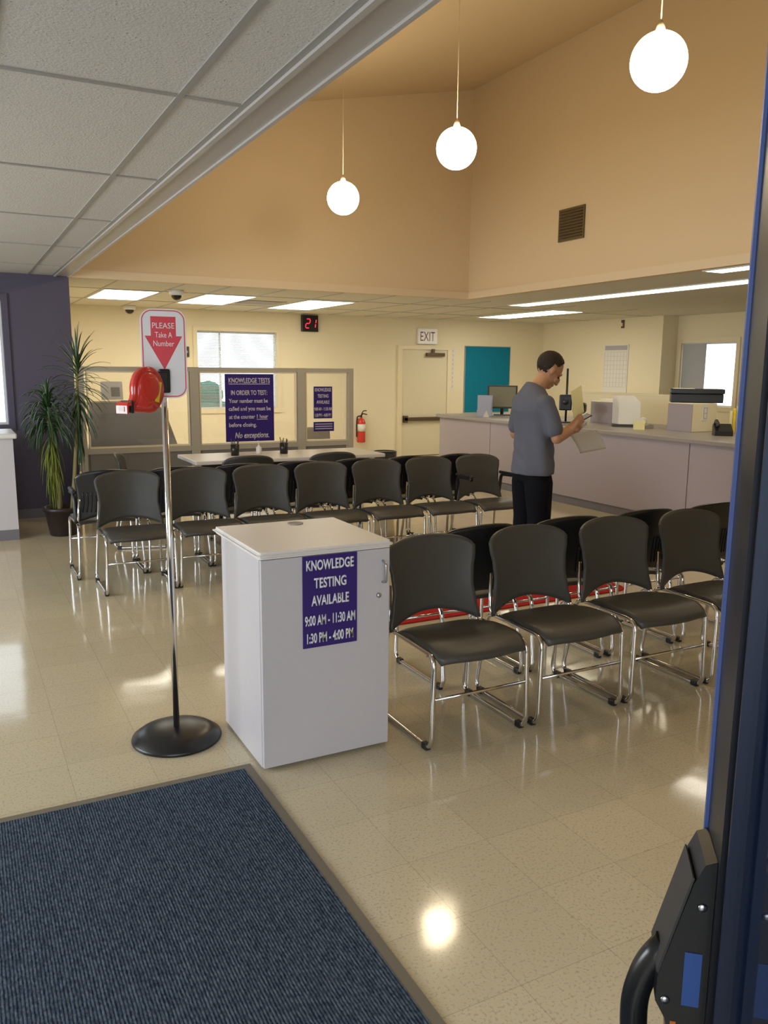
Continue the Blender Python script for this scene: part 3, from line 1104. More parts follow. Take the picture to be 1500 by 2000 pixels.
obj('old_leaves', g, 'leaf_old', pl)
g = B()
crown(g, (.205, .01, 1.64), .42, 90, .35, .0095, R(88), R(-60), 1.1)
obj('foliage', g, 'leaf', pl)
g = B()
crown(g, (.195, .01, 1.26), .42, 36, .24, .008, R(-60), R(-80), 2.0)
obj('old_leaves', g, 'leaf', pl)

# low counter under the left window
lc = thing('counter_cabinet', 'white laminate counter cabinet cut off by the left frame edge', 'counter', (0.46, 8.24, 0))
obj('body', box(-2.6, 0, 0, .62, .1, .945), 'laminate', lc)
obj('toe_kick', box(-2.6, 0.001, 0.004, .62, .0005, .099), 'base', lc)
obj('worktop', box(-2.6, .035, -.035, .65, .946, .995, bev=.014, seg=3), 'laminate_top', lc)

# ================================================================== GLASS PARTITION
pt = thing('glass_partition', 'taupe framed office partition with clear glass upper bays and grey fabric base', 'partition', (1.16, 8.90, 0))
xs = [0.0, 1.16, 2.40, 3.03]
g = B()
add_box(g, -.02, 3.05, -.03, .03, 1.562, 1.608)
obj('top_rail', g, 'part_frame', pt)
obj('mid_rail', box(-.02, 3.05, -.03, .03, .71, .765), 'part_frame', pt)
for i, x in enumerate(xs):
    w_ = .030 if i in (0, 3) else .048
    obj('post', box(x - w_, x + w_, -.035, .035, .0005, 1.61), 'part_frame', pt)
for i in range(3):
    a, b = xs[i] + .056, xs[i + 1] - .056
    obj('glass_pane', box(a, b, -.003, .003, .766, 1.561), 'glass', pt)
    obj('fabric_panel', box(a, b, -.02, .02, .08, .709), 'part_fabric', pt)
# inner frame lips
g = B()
for i in range(3):
    a, b = xs[i] + .056, xs[i + 1] - .056
    for q in ((a, a + .014, .766, 1.561), (b - .014, b, .766, 1.561), (a + .014, b - .014, .766, .785), (a + .014, b - .014, 1.546, 1.561)):
        add_box(g, q[0], q[1], -.022, .022, q[2], q[3])
obj('glazing_bead', g, 'frame_cream', pt)

sign_panel('notice_sign', 'large navy sign with knowledge test rules hung on the partition glass', (2.945, 8.885, 0.79), 0, .565, .75,
           [('KNOWLEDGE TESTS', .095, .052, .48, {'ul': (-.24, .24)}), ('IN ORDER TO TEST:', .275, .050, .42, {'x': -.005}),
            ('Your number must be', .395, .044, .455, {'x': -.015}), ('called and you must be', .51, .044, .49), ('at the counter 1 hour', .63, .044, .455, {'x': -.015, 'ul': (.075, .205)}),
            ('before closing.', .75, .044, .32, {'x': -.085}), ('No exceptions.', .905, .062, .40, {'shear': .25, 'x': .02})], tm='signtext_dim')
sign_panel('hours_sign', 'small navy testing hours sign hung in the right partition bay', (3.835, 8.885, 1.03), 0, .235, .37,
           [('KNOWLEDGE', .10, .038, .205), ('TESTING', .295, .038, .14), ('AVAILABLE', .485, .038, .165), ('9:00 AM - 11:30 AM', .70, .036, .22), ('1:30 PM - 4:00 PM', .895, .036, .205)], tm='signtext_dim')
t = thing('notice_strip', 'small navy strip sign below the testing hours sign on partition glass', 'sign', (3.845, 8.885, .88))
obj('sign_panel', box(-.13, .13, 0, .004, 0, .11), 'signnavy', t)
for k in range(3):
    obj('printed_line', box(-.11, .11, -.0008, -.0001, .025 + .027 * k, .036 + .027 * k), 'paper_print', t)

# test carrel behind the left bay
cr = thing('test_carrel', 'grey study carrel with slanted side seen through the left partition glass', 'carrel', (1.25, 9.05, 0))
obj('front_panel', add_prism(B(), [(0, .02), (.92, .02), (.92, .74), (.80, 1.10), (.70, 1.235), (0, 1.235)], 0, .03, 'y'), 'carrel', cr)
obj('top_edge', box(0, .70, -.004, .034, 1.236, 1.25), 'frame_cream', cr)
obj('desk', box(.001, .92, .031, .7, .70, .735), 'carrel', cr)
obj('side_panel', box(.0, .03, .031, .72, .02, .699), 'carrel', cr)
g = box(-.11, .11, -.01, .01, 0, .19, Matrix.Translation((0, 0, 0)) @ Matrix.Rotation(R(-10), 4, 'X'))
t = thing('paper_stand', 'white paper notice propped on top of the grey carrel', 'notice', (1.50, 9.10, 1.262))
obj('paper', g, 'paper', t)
obj('printed_block', box(-.01, .08, -.012, -.0102, .03, .13, Matrix.Rotation(R(-10), 4, 'X')), 'carrel', t)
# dark curved chair arm / office chair behind the carrel
t = thing('office_chair', 'dark office chair behind the carrel with curved back edge showing', 'chair', (2.30, 10.1, 0), R(80))
def oback(s, tt):
    u = 2 * s - 1
    z = .72 + .42 * tt
    w_ = .2 * (1 - .25 * (2 * tt - 1) ** 4)
    p = Vector((u * w_, .2 + .05 * (tt - .5) ** 2 - .05 * u * u, z))
    return p, Vector((.5 * u, 1, 0))
obj('backrest', shell(B(), oback, 12, 12, .03), 'plastic_dark', t)
obj('seat', box(-.22, .22, -.22, .2, .44, .5, bev=.025), 'plastic_dark', t)
obj('pedestal', add_tube(B(), [(0, 0, .08), (0, 0, .44)], .03, 12), 'black', t)
g = B()
for k in range(5):
    a = 2 * pi * k / 5
    add_tube(g, [(0, 0, .09), (.27 * math.cos(a), .27 * math.sin(a), .045)], .02, 8)
obj('star_base', g, 'black', t)
obj('back_support', add_tube(B(), rounded([(0, .1, .46), (0, .25, .5), (0, .23, .85)], .08), .018, 8), 'black', t)
# white chair seen through the right bay
t = thing('visitor_chair', 'pale grey chair seen through the right partition bay by the back wall', 'chair', (4.45, 10.6, 0), R(160))
def vback(s, tt):
    u = 2 * s - 1
    return Vector((u * .21 * (1 - .1 * tt), .2 + .06 * tt - .04 * u * u, .48 + .34 * tt - .03 * tt * u ** 4)), Vector((.4 * u, 1, -.1))
obj('backrest', shell(B(), vback, 14, 8, .014), 'carrel', t)
obj('seat', box(-.22, .22, -.24, .2, .43, .46, bev=.012), 'carrel', t)
for sx in (-1, 1):
    for sy in (-1, 1):
        obj('leg', add_tube(B(), [(sx * .19, sy * .19, .43), (sx * .22, sy * .23, .001)], .011, 8), 'chrome', t)

# writing table
tb = thing('writing_table', 'long pale writing table standing in front of the glass partition', 'table', (1.97, 7.56, 0))
obj('tabletop', box(0, 2.0, 0, .72, .70, .737, bev=.008), 'laminate_top', tb)
for x in (.25, 1.75):
    for yy in (.08, .64):
        obj('leg', add_tube(B(), [(x, yy, .001), (x, yy, .70)], .02, 10), 'black', tb)
obj('modesty_panel', box(.25, 1.75, .60, .615, .35, .70), 'darkgrey', tb)
def pencup(x, y, label):
    t = thing('pen_cup', label, 'pen cup', (x, y, .7375), 0, 'pen cups on the writing table')
    obj('cup', add_lathe(B(), [(0, .001), (.040, .001), (.045, .11), (.041, .11), (.037, .006), (0, .006)], 20), 'black', t)
    for k in range(5):
        a = k * 1.3
        obj('pencil', add_tube(B(), [(.012 * math.cos(a), .012 * math.sin(a), .008), (.04 * math.cos(a), .04 * math.sin(a), .145 + .012 * (k % 3))], .0045, 6), 'darkgrey', t)
pencup(2.47, 7.95, 'black pen cup on the writing table left of the bottle')
pencup(2.99, 7.95, 'black pen cup on the writing table right of the bottle')
t = thing('pump_bottle', 'small clear white pump bottle on the writing table below the large sign', 'bottle', (2.73, 7.98, .7375))
obj('bottle', add_lathe(B(), [(0, .001), (.026, .001), (.03, .02), (.028, .07), (.010, .085), (.010, .095), (0, .095)], 18), 'paper', t)
obj('pump', add_tube(B(), rounded([(0, 0, .095), (0, 0, .135), (-.02, -.02, .132)], .01), .006, 8), 'paper', t)

# ================================================================== BACK WALL ITEMS
t = thing('fire_extinguisher', 'red fire extinguisher hung on the cream back wall beside the partition', 'fire extinguisher', (6.50, YB - .10, .30))
obj('cylinder', add_lathe(B(), [(0, 0), (.07, .0), (.078, .012), (.078, .36), (.06, .41), (.03, .43), (.025, .45), (0, .45)], 24), 'red', t)
obj('label_band', add_lathe(B(), [(.0785, .20), (.0792, .20), (.0792, .33), (.0785, .33)], 24), 'paper', t)
obj('valve', add_tube(B(), [(0, 0, .44), (0, 0, .49)], .02, 10), 'black', t)
obj('handle', add_tube(B(), rounded([(0, 0, .47), (.02, -.02, .52), (.09, -.06, .50)], .02), .010, 8), 'black', t)
obj('handle', add_tube(B(), rounded([(0, 0, .49), (.03, -.02, .565), (.085, -.05, .57)], .02), .009, 8), 'black', t)
obj('hose', add_tube(B(), rounded([(-.01, 0, .475), (-.09, -.02, .47), (-.102, -.02, .30), (-.098, -.02, .10)], .05), .012, 8), 'black', t)
obj('wall_bracket', box(-.03, .03, .075, .0985, .1, .42), 'black', t)

t = thing('exit_sign', 'white exit sign with dark red letters above the cream door', 'sign', (7.89, YB - .06, 2.075))
obj('sign_panel', box(-.205, .205, 0, .055, 0, .28, bev=.006), 'signtext', t)
text('lettering', 'EXIT', t, mat('dark_red_letters', (.13, .04, .03), .5), (-.005, -.0003, .055), (1, 0, 0), (0, 0, 1), width=.31, height=.17, bold=.0)

t = thing('number_display', 'black now-serving display showing red digits on the back wall', 'display', (5.535, YB - .07, 2.235))
obj('display_case', box(-.15, .15, 0, .068, 0, .275, bev=.006), 'black', t)
def seg7(cx, segs, w_=.07, h_=.15, z0=.06):
    g = B()
    S = {'a': (0, 2, 'h'), 'g': (0, 1, 'h'), 'd': (0, 0, 'h'), 'f': (-1, 1, 'v'), 'b': (1, 1, 'v'), 'e': (-1, 0, 'v'), 'c': (1, 0, 'v')}
    sh = Matrix(((1, 0, .15, -.15 * z0), (0, 1, 0, 0), (0, 0, 1, 0), (0, 0, 0, 1)))
    for s in segs:
        a, b, k = S[s]
        if k == 'h':
            zz = z0 + b * h_ / 2
            add_box(g, cx - w_ / 2 + .006, cx + w_ / 2 - .006, -.002, -.0003, zz - .008, zz + .008, sh)
        else:
            zz = z0 + b * h_ / 2
            xx = cx + a * w_ / 2
            add_box(g, xx - .008, xx + .008, -.002, -.0003, zz + .010, zz + h_ / 2 - .010, sh)
    return g
obj('digit', seg7(-.055, 'abged'), 'redled', t)
obj('digit', seg7(.055, 'bc'), 'redled', t)

t = thing('bulletin_board', 'teal bulletin board on the back wall left of the room corner', 'board', (9.27, YB - .03, .80))
obj('board_surface', box(-.52, .52, .004, .028, 0, 1.25), 'teal', t)
g = B()
add_box(g, -.53, .53, 0, .0285, 1.251, 1.262)
add_box(g, -.53, -.521, 0, .0285, 0, 1.25)
add_box(g, .521, .53, 0, .0285, 0, 1.25)
obj('board_frame', g, 'carrel', t)

t = thing('paper_banner', 'narrow vertical white paper strip of small marks beside the exit door', 'notice', (8.48, YB - .006, 1.24))
obj('paper', box(-.035, .035, 0, .004, 0, .78), 'paper', t)
for k in range(9):
    g = add_tube(B(), rounded([(-.012, -.001, .04 + k * .083), (.014, -.001, .05 + k * .083), (-.010, -.001, .07 + k * .083), (.012, -.001, .08 + k * .083)], .008, False, 3), .003, 5)
    obj('printed_mark', g, 'paper_print', t)

t = thing('wall_thermostat', 'small dark wall control box left of the far window', 'thermostat', (3.40, YB - .035, 1.775))
obj('case', box(-.04, .04, .0, .034, 0, .165, bev=.005), 'darkgrey', t)
obj('dial', add_lathe(B(), [(0, .006), (.02, .006), (.022, 0), (0, 0)], 16, mtx=Matrix.Translation((0, 0, .08)) @ Matrix.Rotation(R(90), 4, 'X')), 'carrel', t)

# waste bin by the back wall
t = thing('waste_bin', 'small black waste bin beside the exit door behind the chairs', 'bin', (4.72, 9.0, 0))
g = B()
loft(g, [((0, 0, .001), (.11, 0, 0), (0, .10, 0)), ((0, 0, .57), (.135, 0, 0), (0, .13, 0)), ((0, 0, .595), (.14, 0, 0), (0, .135, 0))], 24)
obj('bin_body', g, 'darkgrey', t)
obj('rim', add_tube(B(), [(.14 * math.cos(2 * pi * k / 24), .135 * math.sin(2 * pi * k / 24), .597) for k in range(24)], .008, 6, True), 'plastic_dark', t)

# ceiling cameras and vents
def dome(x, y, label, s=1.0):
    t = thing('dome_camera', label, 'camera', (x, y, ZC), 0)
    obj('housing', add_lathe(B(), [(0, -.001), (.075 * s, -.001), (.078 * s, -.04 * s), (.06 * s, -.055 * s), (0, -.055 * s)], 24), 'white', t)
    obj('lens_dome', add_lathe(B(), [(.056 * s, -.0555 * s), (.05 * s, -.08 * s), (.03 * s, -.10 * s), (0, -.108 * s)], 24), 'dome', t)
dome(2.51, 10.3, 'larger dome camera on the ceiling between two bright panels', 1.15)
dome(2.49, 13.2, 'smaller dome camera farther back, left above the arrow sign', 1.2)
g = B()
for k in range(5):
    add_box(g, -.28, .28, -.28 + k * .12, -.20 + k * .12, -.012, -.001, None)
t = thing('ceiling_vent', 'grey ceiling air vent between the middle and right bright panels', 'vent', (4.0, 11.5, ZC))
obj('vent_frame', box(-.3, .3, -.3, .3, -.004, -.0006), 'carrel', t)
obj('louvre', g, 'part_frame', t)
t = thing('wall_vent', 'square dark air grille high on the right tan wall', 'vent', (XC - .02, 7.37, 3.02))
obj('grille_frame', box(0, .018, -.21, .21, 0, .345), 'ventgreen', t)
g = B()
for k in range(10):
    add_box(g, -.009, .003, -.19, .19, -.008, .008, Matrix.Translation((0, 0, .03 + k * .0315)) @ Matrix.Rotation(R(35), 4, 'Y'))
obj('louvre', g, 'brown', t)

# ================================================================== SERVICE COUNTER
ZK = .945
labs = ['short left end section of mauve-grey service counter front', 'long middle section of mauve-grey service counter front behind the man', 'right section of mauve-grey service counter front beside the entrance door']
for (y0, y1), lb in zip(((9.37, 10.70), (5.88, 9.36), (2.4, 5.87)), labs):
    t = thing('counter_unit', lb, 'counter', (6.55, y0, 0), 0, 'service counter sections')
    obj('front_panel', box(0, .03, 0, y1 - y0, .10, ZK - .05), 'counter_face', t)
    obj('carcass', box(.031, .60, .002, y1 - y0 - .002, .10, ZK - .05), 'counter_face', t)
    obj('toe_kick', box(.02, .58, .004, y1 - y0 - .004, .0005, .099), 'base', t)
ct = obj('countertop', box(6.50, 7.95, 2.4, 10.74, ZK - .048, ZK, bev=.01), 'counter_top')
tag(ct, 'long grey worktop running along the service counter', 'countertop')
for yy in (3.0, 6.5, 10.2):
    pass
g = B()

# items on the counter
t = thing('monitor', 'small grey backed monitor on the counter in front of the teal board', 'monitor', (7.25, 10.08, ZK), R(-35))
obj('screen_housing', box(-.22, .22, -.02, .02, .10, .44, bev=.008), 'darkgrey', t)
obj('screen', box(-.195, .195, -.0215, -.0202, .125, .42), 'screen', t)
obj('stand', add_tube(B(), [(0, .03, .01), (0, .03, .2)], .025, 10), 'darkgrey', t)
obj('foot', box(-.12, .12, -.06, .1, .0005, .014, bev=.004), 'darkgrey', t)
t = thing('brochure_rack', 'pale blue brochure holder standing on the left end of the counter', 'brochure holder', (6.85, 9.95, ZK), R(-38))
g = B()
add_box(g, -.11, .11, -.06, .06, .0005, .01)
add_box(g, -.11, .11, .05, .058, .01, .30)
add_box(g, -.11, .11, -.058, -.05, .01, .09)
obj('holder', g, 'paper_blue', t)
for k in range(3):
    obj('brochure', box(-.095, .095, -.045 + k * .03, -.025 + k * .03, .011, .12 + .075 * k, Matrix.Rotation(R(-4), 4, 'X')), 'paper_blue', t)
t = thing('desk_sign', 'tiny white folded card on the counter beside the brochure holder', 'card', (6.72, 9.72, ZK), R(-40))
obj('card', add_prism(B(), [(-.04, 0.0005), (.04, 0.0005), (0, .09)], -.05, .05, 'y'), 'paper', t)

def divider(x0, x1, y0, y1, z1, label):
    t = thing('counter_divider', label, 'divider', (x0, y0, ZK))
    obj('panel_body', box(0, x1 - x0, 0, y1 - y0, .0005, z1 - ZK, bev=.006), 'cream', t)
    obj('shaded_side', box(-.008, -.0005, .0, y1 - y0, .001, z1 - ZK - .006), 'counter_face', t)  # grey layer painting the shade on the divider's left face
    return t
divider(7.22, 7.60, 6.47, 6.82, 1.26, 'cream box divider with shaded side painted grey on the counter under the dark printer')
divider(7.35, 7.80, 7.86, 8.25, 1.225, 'cream box divider on the counter right of the man and his papers')
def plate(x, y, z, label):
    t = thing('counter_number_plate', label, 'sign', (x, y, z))
    g = B()
    add_box(g, -.045, .045, -.006, -.001, -.02, .16)
    obj('plate', g, 'paper_cream' if False else 'paper', t)
    g = B()
    for q in ((-.03, -.022, .0, .125), (.022, .03, .0, .125), (-.022, .022, .117, .125), (-.022, .022, .058, .066), (-.022, .022, .0, .008)):
        add_box(g, q[0], q[1], -.008, -.0062, q[2], q[3])
    obj('printed_mark', g, 'paper_print', t)
plate(7.41, 6.468, 1.09, 'narrow white plate hung on the cream divider below the dark printer')
plate(7.52, 7.858, 1.04, 'narrow white plate hung on the cream divider right of the man')
t = thing('paper_tray', 'flat white tray of paper on top of the cream divider right of the man', 'tray', (7.57, 8.05, 1.2255))
obj('tray', box(-.15, .15, -.12, .12, .0005, .03, bev=.004), 'paper', t)
# folders fanned in a stand
t = thing('file_stand', 'dark desk stand holding the fan of white folders on the counter', 'file stand', (7.20, 7.46, ZK), R(-42))
g = B()
add_box(g, -.16, .16, -.09, .11, .0005, .03)
add_box(g, -.16, .16, .10, .11, .03, .12)
obj('stand', g, 'darkgrey', t)
grp = 'white folders fanned in the desk stand'
for k in range(7):
    f = box(-.125, .125, -.006, .006, 0, .27 + .012 * k, Matrix.Rotation(R(-10), 4, 'X'))
    o = obj('folder', f, 'paper')
    o.location = (7.20 - .10 * math.cos(R(-42)) * 0 + (-.012 * k + .035) * math.cos(R(42)) + (k * .025 - .07) * math.sin(R(42)), 7.46 - (-.012 * k + .035) * math.sin(R(42)) + (k * .025 - .07) * math.cos(R(42)), ZK + .032)
    o.rotation_euler = (0, 0, R(-42))
    tag(o, ['front white folder of the fan on the counter stand', 'second white folder from the front of the fan', 'third white folder from the front of the fan', 'middle white folder of the fan on the stand', 'third white folder from the back of the fan', 'second white folder from the back of the fan', 'rearmost and tallest white folder of the fan'][k], 'folder', grp)
t = thing('tape_dispenser', 'small pale tape dispenser on the counter right of the white folders', 'tape dispenser', (7.2, 7.14, ZK), R(-30))
obj('body', add_prism(B(), [(-.08, .0005), (.09, .0005), (.09, .04), (.05, .05), (.0, .03), (-.08, .05)], -.025, .025, 'y'), 'carrel', t)
obj('tape_roll', add_lathe(B(), [(.02, -.012), (.045, -.012), (.045, .012), (.02, .012), (.02, -.012)], 20, mtx=Matrix.Translation((-.03, 0, .085)) @ Matrix.Rotation(R(90), 4, 'X')), 'paper', t)
t = thing('card_holder', 'small clear card holder with leaflets on the counter edge', 'card holder', (6.98, 7.02, ZK), R(-40))
obj('holder', add_prism(B(), [(-.05, .0005), (.05, .0005), (.05, .03), (.0, .11), (-.01, .11)], -.06, .06, 'x'), 'paper_cream', t)
obj('leaflet', box(-.05, .05, -.012, -.002, .03, .13), 'paper', t)
# printer on the divider
t = thing('printer', 'dark printer with paper on top standing on the cream divider before the window', 'printer', (7.52, 6.72, 1.2605), R(-44))
obj('body', box(-.27, .29, -.13, .15, .0005, .10, bev=.008), 'plastic_dark', t)
obj('lid', box(-.28, .30, -.15, .17, .1005, .155, bev=.01), 'black', t)
obj('paper_sheet', box(-.25, -.02, -.152, .10, .1555, .159), 'paper', t)
obj('paper_sheet', box(.08, .24, -.152, .10, .1555, .158), 'paper', t)
# binders by the right end
cols = ['paper_cream', 'yellow', 'paper', 'brown', 'paper', 'paper_cream']
for k in range(6):
    h_ = [.24, .27, .29, .26, .30, .31][k]
    o = obj('binder', box(-.11, .11, -.014, .014, .0005, h_, bev=.003), cols[k])
    o.location = (7.52 + .022 * k, 6.21 - .026 * k, ZK)
    o.rotation_euler = (0, 0, R(40.3))
    tag(o, ['leftmost pale yellow binder in the row at the right end of the counter', 'yellow binder, second from the left in the counter row', 'white binder, third from the left in the counter row', 'brown binder between two white ones in the counter row', 'tall white binder right of the brown one in the counter row', 'tallest pale yellow binder next to the entrance door edge'][k], 'binder', 'binders at the right end of the counter')
t = thing('desk_phone', 'black desk telephone on the counter left of the binder row', 'telephone', (7.18, 6.02, ZK), R(-40))
obj('body', add_prism(B(), [(-.09, .0005), (.09, .0005), (.09, .10), (.06, .12), (-.09, .05)], -.09, .09, 'x'), 'plastic_dark', t)
obj('handset', add_tube(B(), rounded([(-.06, -.06, .09), (-.06, -.05, .125), (-.06, .06, .15), (-.06, .075, .12)], .03), .02, 8), 'plastic_dark', t)

# photo camera on post and vision tester beside the man
t = thing('photo_camera', 'dark photo camera on a thin post on the counter beside the man', 'camera', (7.0, 8.33, ZK), R(-40))
obj('camera_body', box(-.09, .07, -.09, .09, .16, .36, bev=.015), 'black', t)
obj('lens', add_lathe(B(), [(0, .05), (.03, .05), (.038, .04), (.038, 0), (0, 0)], 20, mtx=Matrix.Translation((-.01, -.09, .27)) @ Matrix.Rotation(R(90), 4, 'X')), 'plastic_dark', t)
obj('post', add_tube(B(), [(.0, .05, .001), (.0, .05, .69)], .014, 8), 'black', t)
obj('foot', box(-.1, .1, -.1, .1, .0005, .015, bev=.004), 'darkgrey', t)
t = thing('vision_tester', 'grey and black vision tester on the counter just past the man’s hands', 'vision tester', (6.92, 7.98, ZK), R(-45))
obj('base', box(-.09, .09, -.12, .12, .0005, .03, bev=.006), 'carrel', t)
obj('column', box(-.03, .03, -.03, .05, .03, .18, bev=.006), 'carrel', t)
obj('head', box(-.08, .08, -.13, .12, .14, .27, bev=.03), 'black', t)
obj('eyepiece', add_tube(B(), [(-.03, -.13, .21), (-.03, -.165, .21)], .022, 12), 'plastic_dark', t)

# right wall items
t = thing('wall_calendar', 'large white wall calendar hung on the right office wall', 'calendar', (XR - .012, 11.34, 1.21))
obj('sheet', box(.003, .009, -.31, .31, 0, .87), 'paper', t)
obj('header', box(.001, .0028, -.28, .28, .77, .85), 'paper_print', t)
g = B()
for i in range(8):
    add_box(g, .0015, .0028, -.28 + i * .08 - .0015, -.28 + i * .08 + .0015, .12, .74)
for j in range(9):
    add_box(g, .0016, .0028, -.28, .28, .12 + j * .0775 - .0015, .12 + j * .0775 + .0015)
obj('grid_lines', g, 'paper_print', t)
t = thing('wall_sensor', 'tiny dark sensor high on the right office wall above the calendar', 'sensor', (XR - .03, 11.2, 2.36))
obj('body', box(0, .028, -.03, .03, 0, .14, bev=.005), 'brown', t)
obj('clip', box(-.012, -.0005, -.015, .015, .03, .09), 'frame_cream', t)
t = thing('office_partition', 'low cream office partition behind the counter, left of the dark printer', 'partition', (8.55, 7.9, 0))
obj('panel', box(0, .05, 0, 2.4, .0005, 1.27), 'cream', t)
obj('cap_rail', box(-.005, .055, -.005, 2.405, 1.2705, 1.30), 'frame_cream', t)

# ================================================================== PERSON
def build_person():
    t = thing('person', 'man in slate grey t-shirt and black trousers standing with head bent over papers', 'person', (3.86, 4.95, 0), R(-95))
    # --- skeleton points (local: +y forward, +x right)
    def limb(g, pts, radii, n=16):
        # denser path with smooth radii
        P, Q = [], []
        pts = [Vector(p) for p in pts]
        for i in range(len(pts) - 1):
            for k in range(4):
                s = k / 4
                P.append(pts[i].lerp(pts[i + 1], s))
                Q.append(radii[i] + (radii[i + 1] - radii[i]) * s)
        P.append(pts[-1])
        Q.append(radii[-1])
        add_tube(g, P, 0, n, radii=Q)
        for p, q in zip(pts, radii):
            add_ellipsoid(g, p, (q * .98,) * 3, seg=12, rings=8)
    X, Yv, Z = Vector((1, 0, 0)), Vector((0, 1, 0)), Vector((0, 0, 1))
    def tor(g, secs, n=28):
        # a sixth value tilts the section: front edge lower than the back
        loft(g, [((q[0], q[1], q[2]), X * q[3], Yv * q[4] - Z * (q[5] if len(q) > 5 else 0)) for q in secs], n)
    RS, RE, RW = (.180, -.015, 1.375), (.235, .045, 1.115), (.10, .30, 1.215)
    LS, LE, LW = (-.180, -.015, 1.375), (-.255, -.005, 1.115), (-.065, .29, 1.135)
    g = B()
    tor(g, [(0, 0, .84, .135, .09), (0, 0, .95, .142, .098), (0, 0, 1.08, .148, .10), (0, -.005, 1.22, .165, .108), (0, -.015, 1.33, .172, .105), (0, -.015, 1.41, .15, .085), (0, -.005, 1.45, .08, .06), (0, .005, 1.47, .055, .05)])
    limb(g, [(0, -.015, 1.42), (0, .02, 1.485), (0, .075, 1.55)], [.072, .060, .057])
    for s in (-1, 1):
        limb(g, [(s * .075, 0, .84), (s * .098, .01, .48), (s * .105, -.015, .09)], [.068, .055, .042])
        limb(g, [(s * .105, -.03, .05), (s * .115, .13, .035)], [.04, .03])
    # head, bent forward
    hm = Matrix.Translation((0, .118, 1.615)) @ Matrix.Rotation(R(-6), 4, 'Z') @ Matrix.Rotation(R(-38), 4, 'X') @ Matrix.Scale(1.07, 4)
    def hp(p):
        return hm @ Vector(p)
    hr = hm.to_3x3().to_4x4()  # carries the head's scale too
    add_ellipsoid(g, hp((0, -.012, .022)), (.078, .098, .092), hr)
    add_ellipsoid(g, hp((0, .02, -.045)), (.062, .070, .078), hr)
    add_ellipsoid(g, hp((0, .062, -.095)), (.032, .028, .026), hr)
    add_ellipsoid(g, hp((0, .098, -.03)), (.014, .020, .030), hr)
    add_ellipsoid(g, hp((0, .106, -.048)), (.017, .014, .012), hr)
    add_ellipsoid(g, hp((0, .078, .012)), (.055, .018, .014), hr)
    add_ellipsoid(g, hp((0, .086, -.076)), (.024, .012, .010), hr)
    for s in (-1, 1):
        add_ellipsoid(g, hp((s * .079, -.005, -.02)), (.010, .018, .029), hr)
        add_ellipsoid(g, hp((s * .042, .062, -.045)), (.02, .02, .02), hr)
    # arms and hands
    def hand(W_, fwd, palm, side, hold):
        W_ = Vector(W_)
        f = Vector(fwd).normalized()
        n = Vector(palm)
        n = (n - f * n.dot(f)).normalized()
        sd = f.cross(n) * side
        loft(g, [(W_ - f * .02, sd * .028, n * .021), (W_ + f * .02, sd * .034, n * .018), (W_ + f * .06, sd * .042, n * .016), (W_ + f * .092, sd * .041, n * .013), (W_ + f * .10, sd * .036, n * .009)], 16)
        for k, (o_, ln) in enumerate(((.031, .068), (.011, .078), (-.010, .072), (-.029, .056))):
            p = W_ + f * .088 + sd * o_
            d = f.copy()
            pts = [p]
            for j, fr in enumerate((.45, .32, .23)):
                a = R(hold[j] + 4 * k)
                d = (d * math.cos(a) + n * math.sin(a)).normalized()
                p = p + d * ln * fr
                pts.append(p)
            limb(g, pts, [.0098, .009, .0082, .0072], 10)
        p = W_ + f * .028 + sd * .032
        d1 = (f * .6 + sd * .75 + n * .35).normalized()
        d2 = (f * .85 + sd * .25 + n * .5).normalized()
        limb(g, [p, p + d1 * .038, p + d1 * .038 + d2 * .032, p + d1 * .038 + d2 * .056], [.014, .0115, .010, .008], 10)
    limb(g, [RS, RE], [.046, .040])
    limb(g, [RE, (.19, .17, 1.16), RW], [.042, .041, .027])
    limb(g, [LS, LE], [.046, .040])
    limb(g, [LE, (-.19, .13, 1.105), LW], [.042, .041, .027])
    hand(RW, (-.30, .80, .38), (-.85, -.30, -.25), -1, (38, 40, 28))
    hand(LW, (.45, .85, .10), (.35, -.2, .9), 1, (18, 24, 20))
    remeshed('body', g, 'skin', t, .0062, 2)
    for s in (-1, 1):
        o = obj('eye', add_ellipsoid(B(), hp((s * .031, .079, -.014)), (.009, .006, .006), hr, 12, 8), 'hair', t)
    # hair cap
    g = B()
    bmesh.ops.create_icosphere(g, subdivisions=5, radius=1)
    dead = []
    for v in g.verts:
        x, y, z = v.co
        j = random.uniform(-.05, .05)
        lim = -.80 + j if y < -.1 else (-.80 + (y + .1) * 2.2 + j)
        if abs(x) > .72 and -.12 < y < .28:
            lim = max(lim, .02 + j)
        if y > .42:
            lim = max(lim, .50 + j)
        if z < lim:
            dead.append(v)
    bmesh.ops.delete(g, geom=dead, context='VERTS')
    geo = list(g.faces)
    for v in g.verts:
        k = 1 + random.uniform(-.02, .02) + .03 * max(0, v.co.z)
        low = max(0, -v.co.z)
        v.co = Vector((v.co.x * (.0825 - .012 * low) * k, -.012 + v.co.y * (.1035 - .012 * low) * k, .022 + v.co.z * .0975 * k))
    ex = bmesh.ops.extrude_face_region(g, geom=geo)
    for q in ex['geom']:
        if isinstance(q, bmesh.types.BMVert):
            c = Vector((0, -.012, .022))
            q.co = c + (q.co - c) * .92
    bmesh.ops.recalc_face_normals(g, faces=g.faces)
    bmesh.ops.transform(g, matrix=hm, verts=g.verts)
    obj('hair', g, 'hair', t, smooth=True)
    # t-shirt
    g = B()
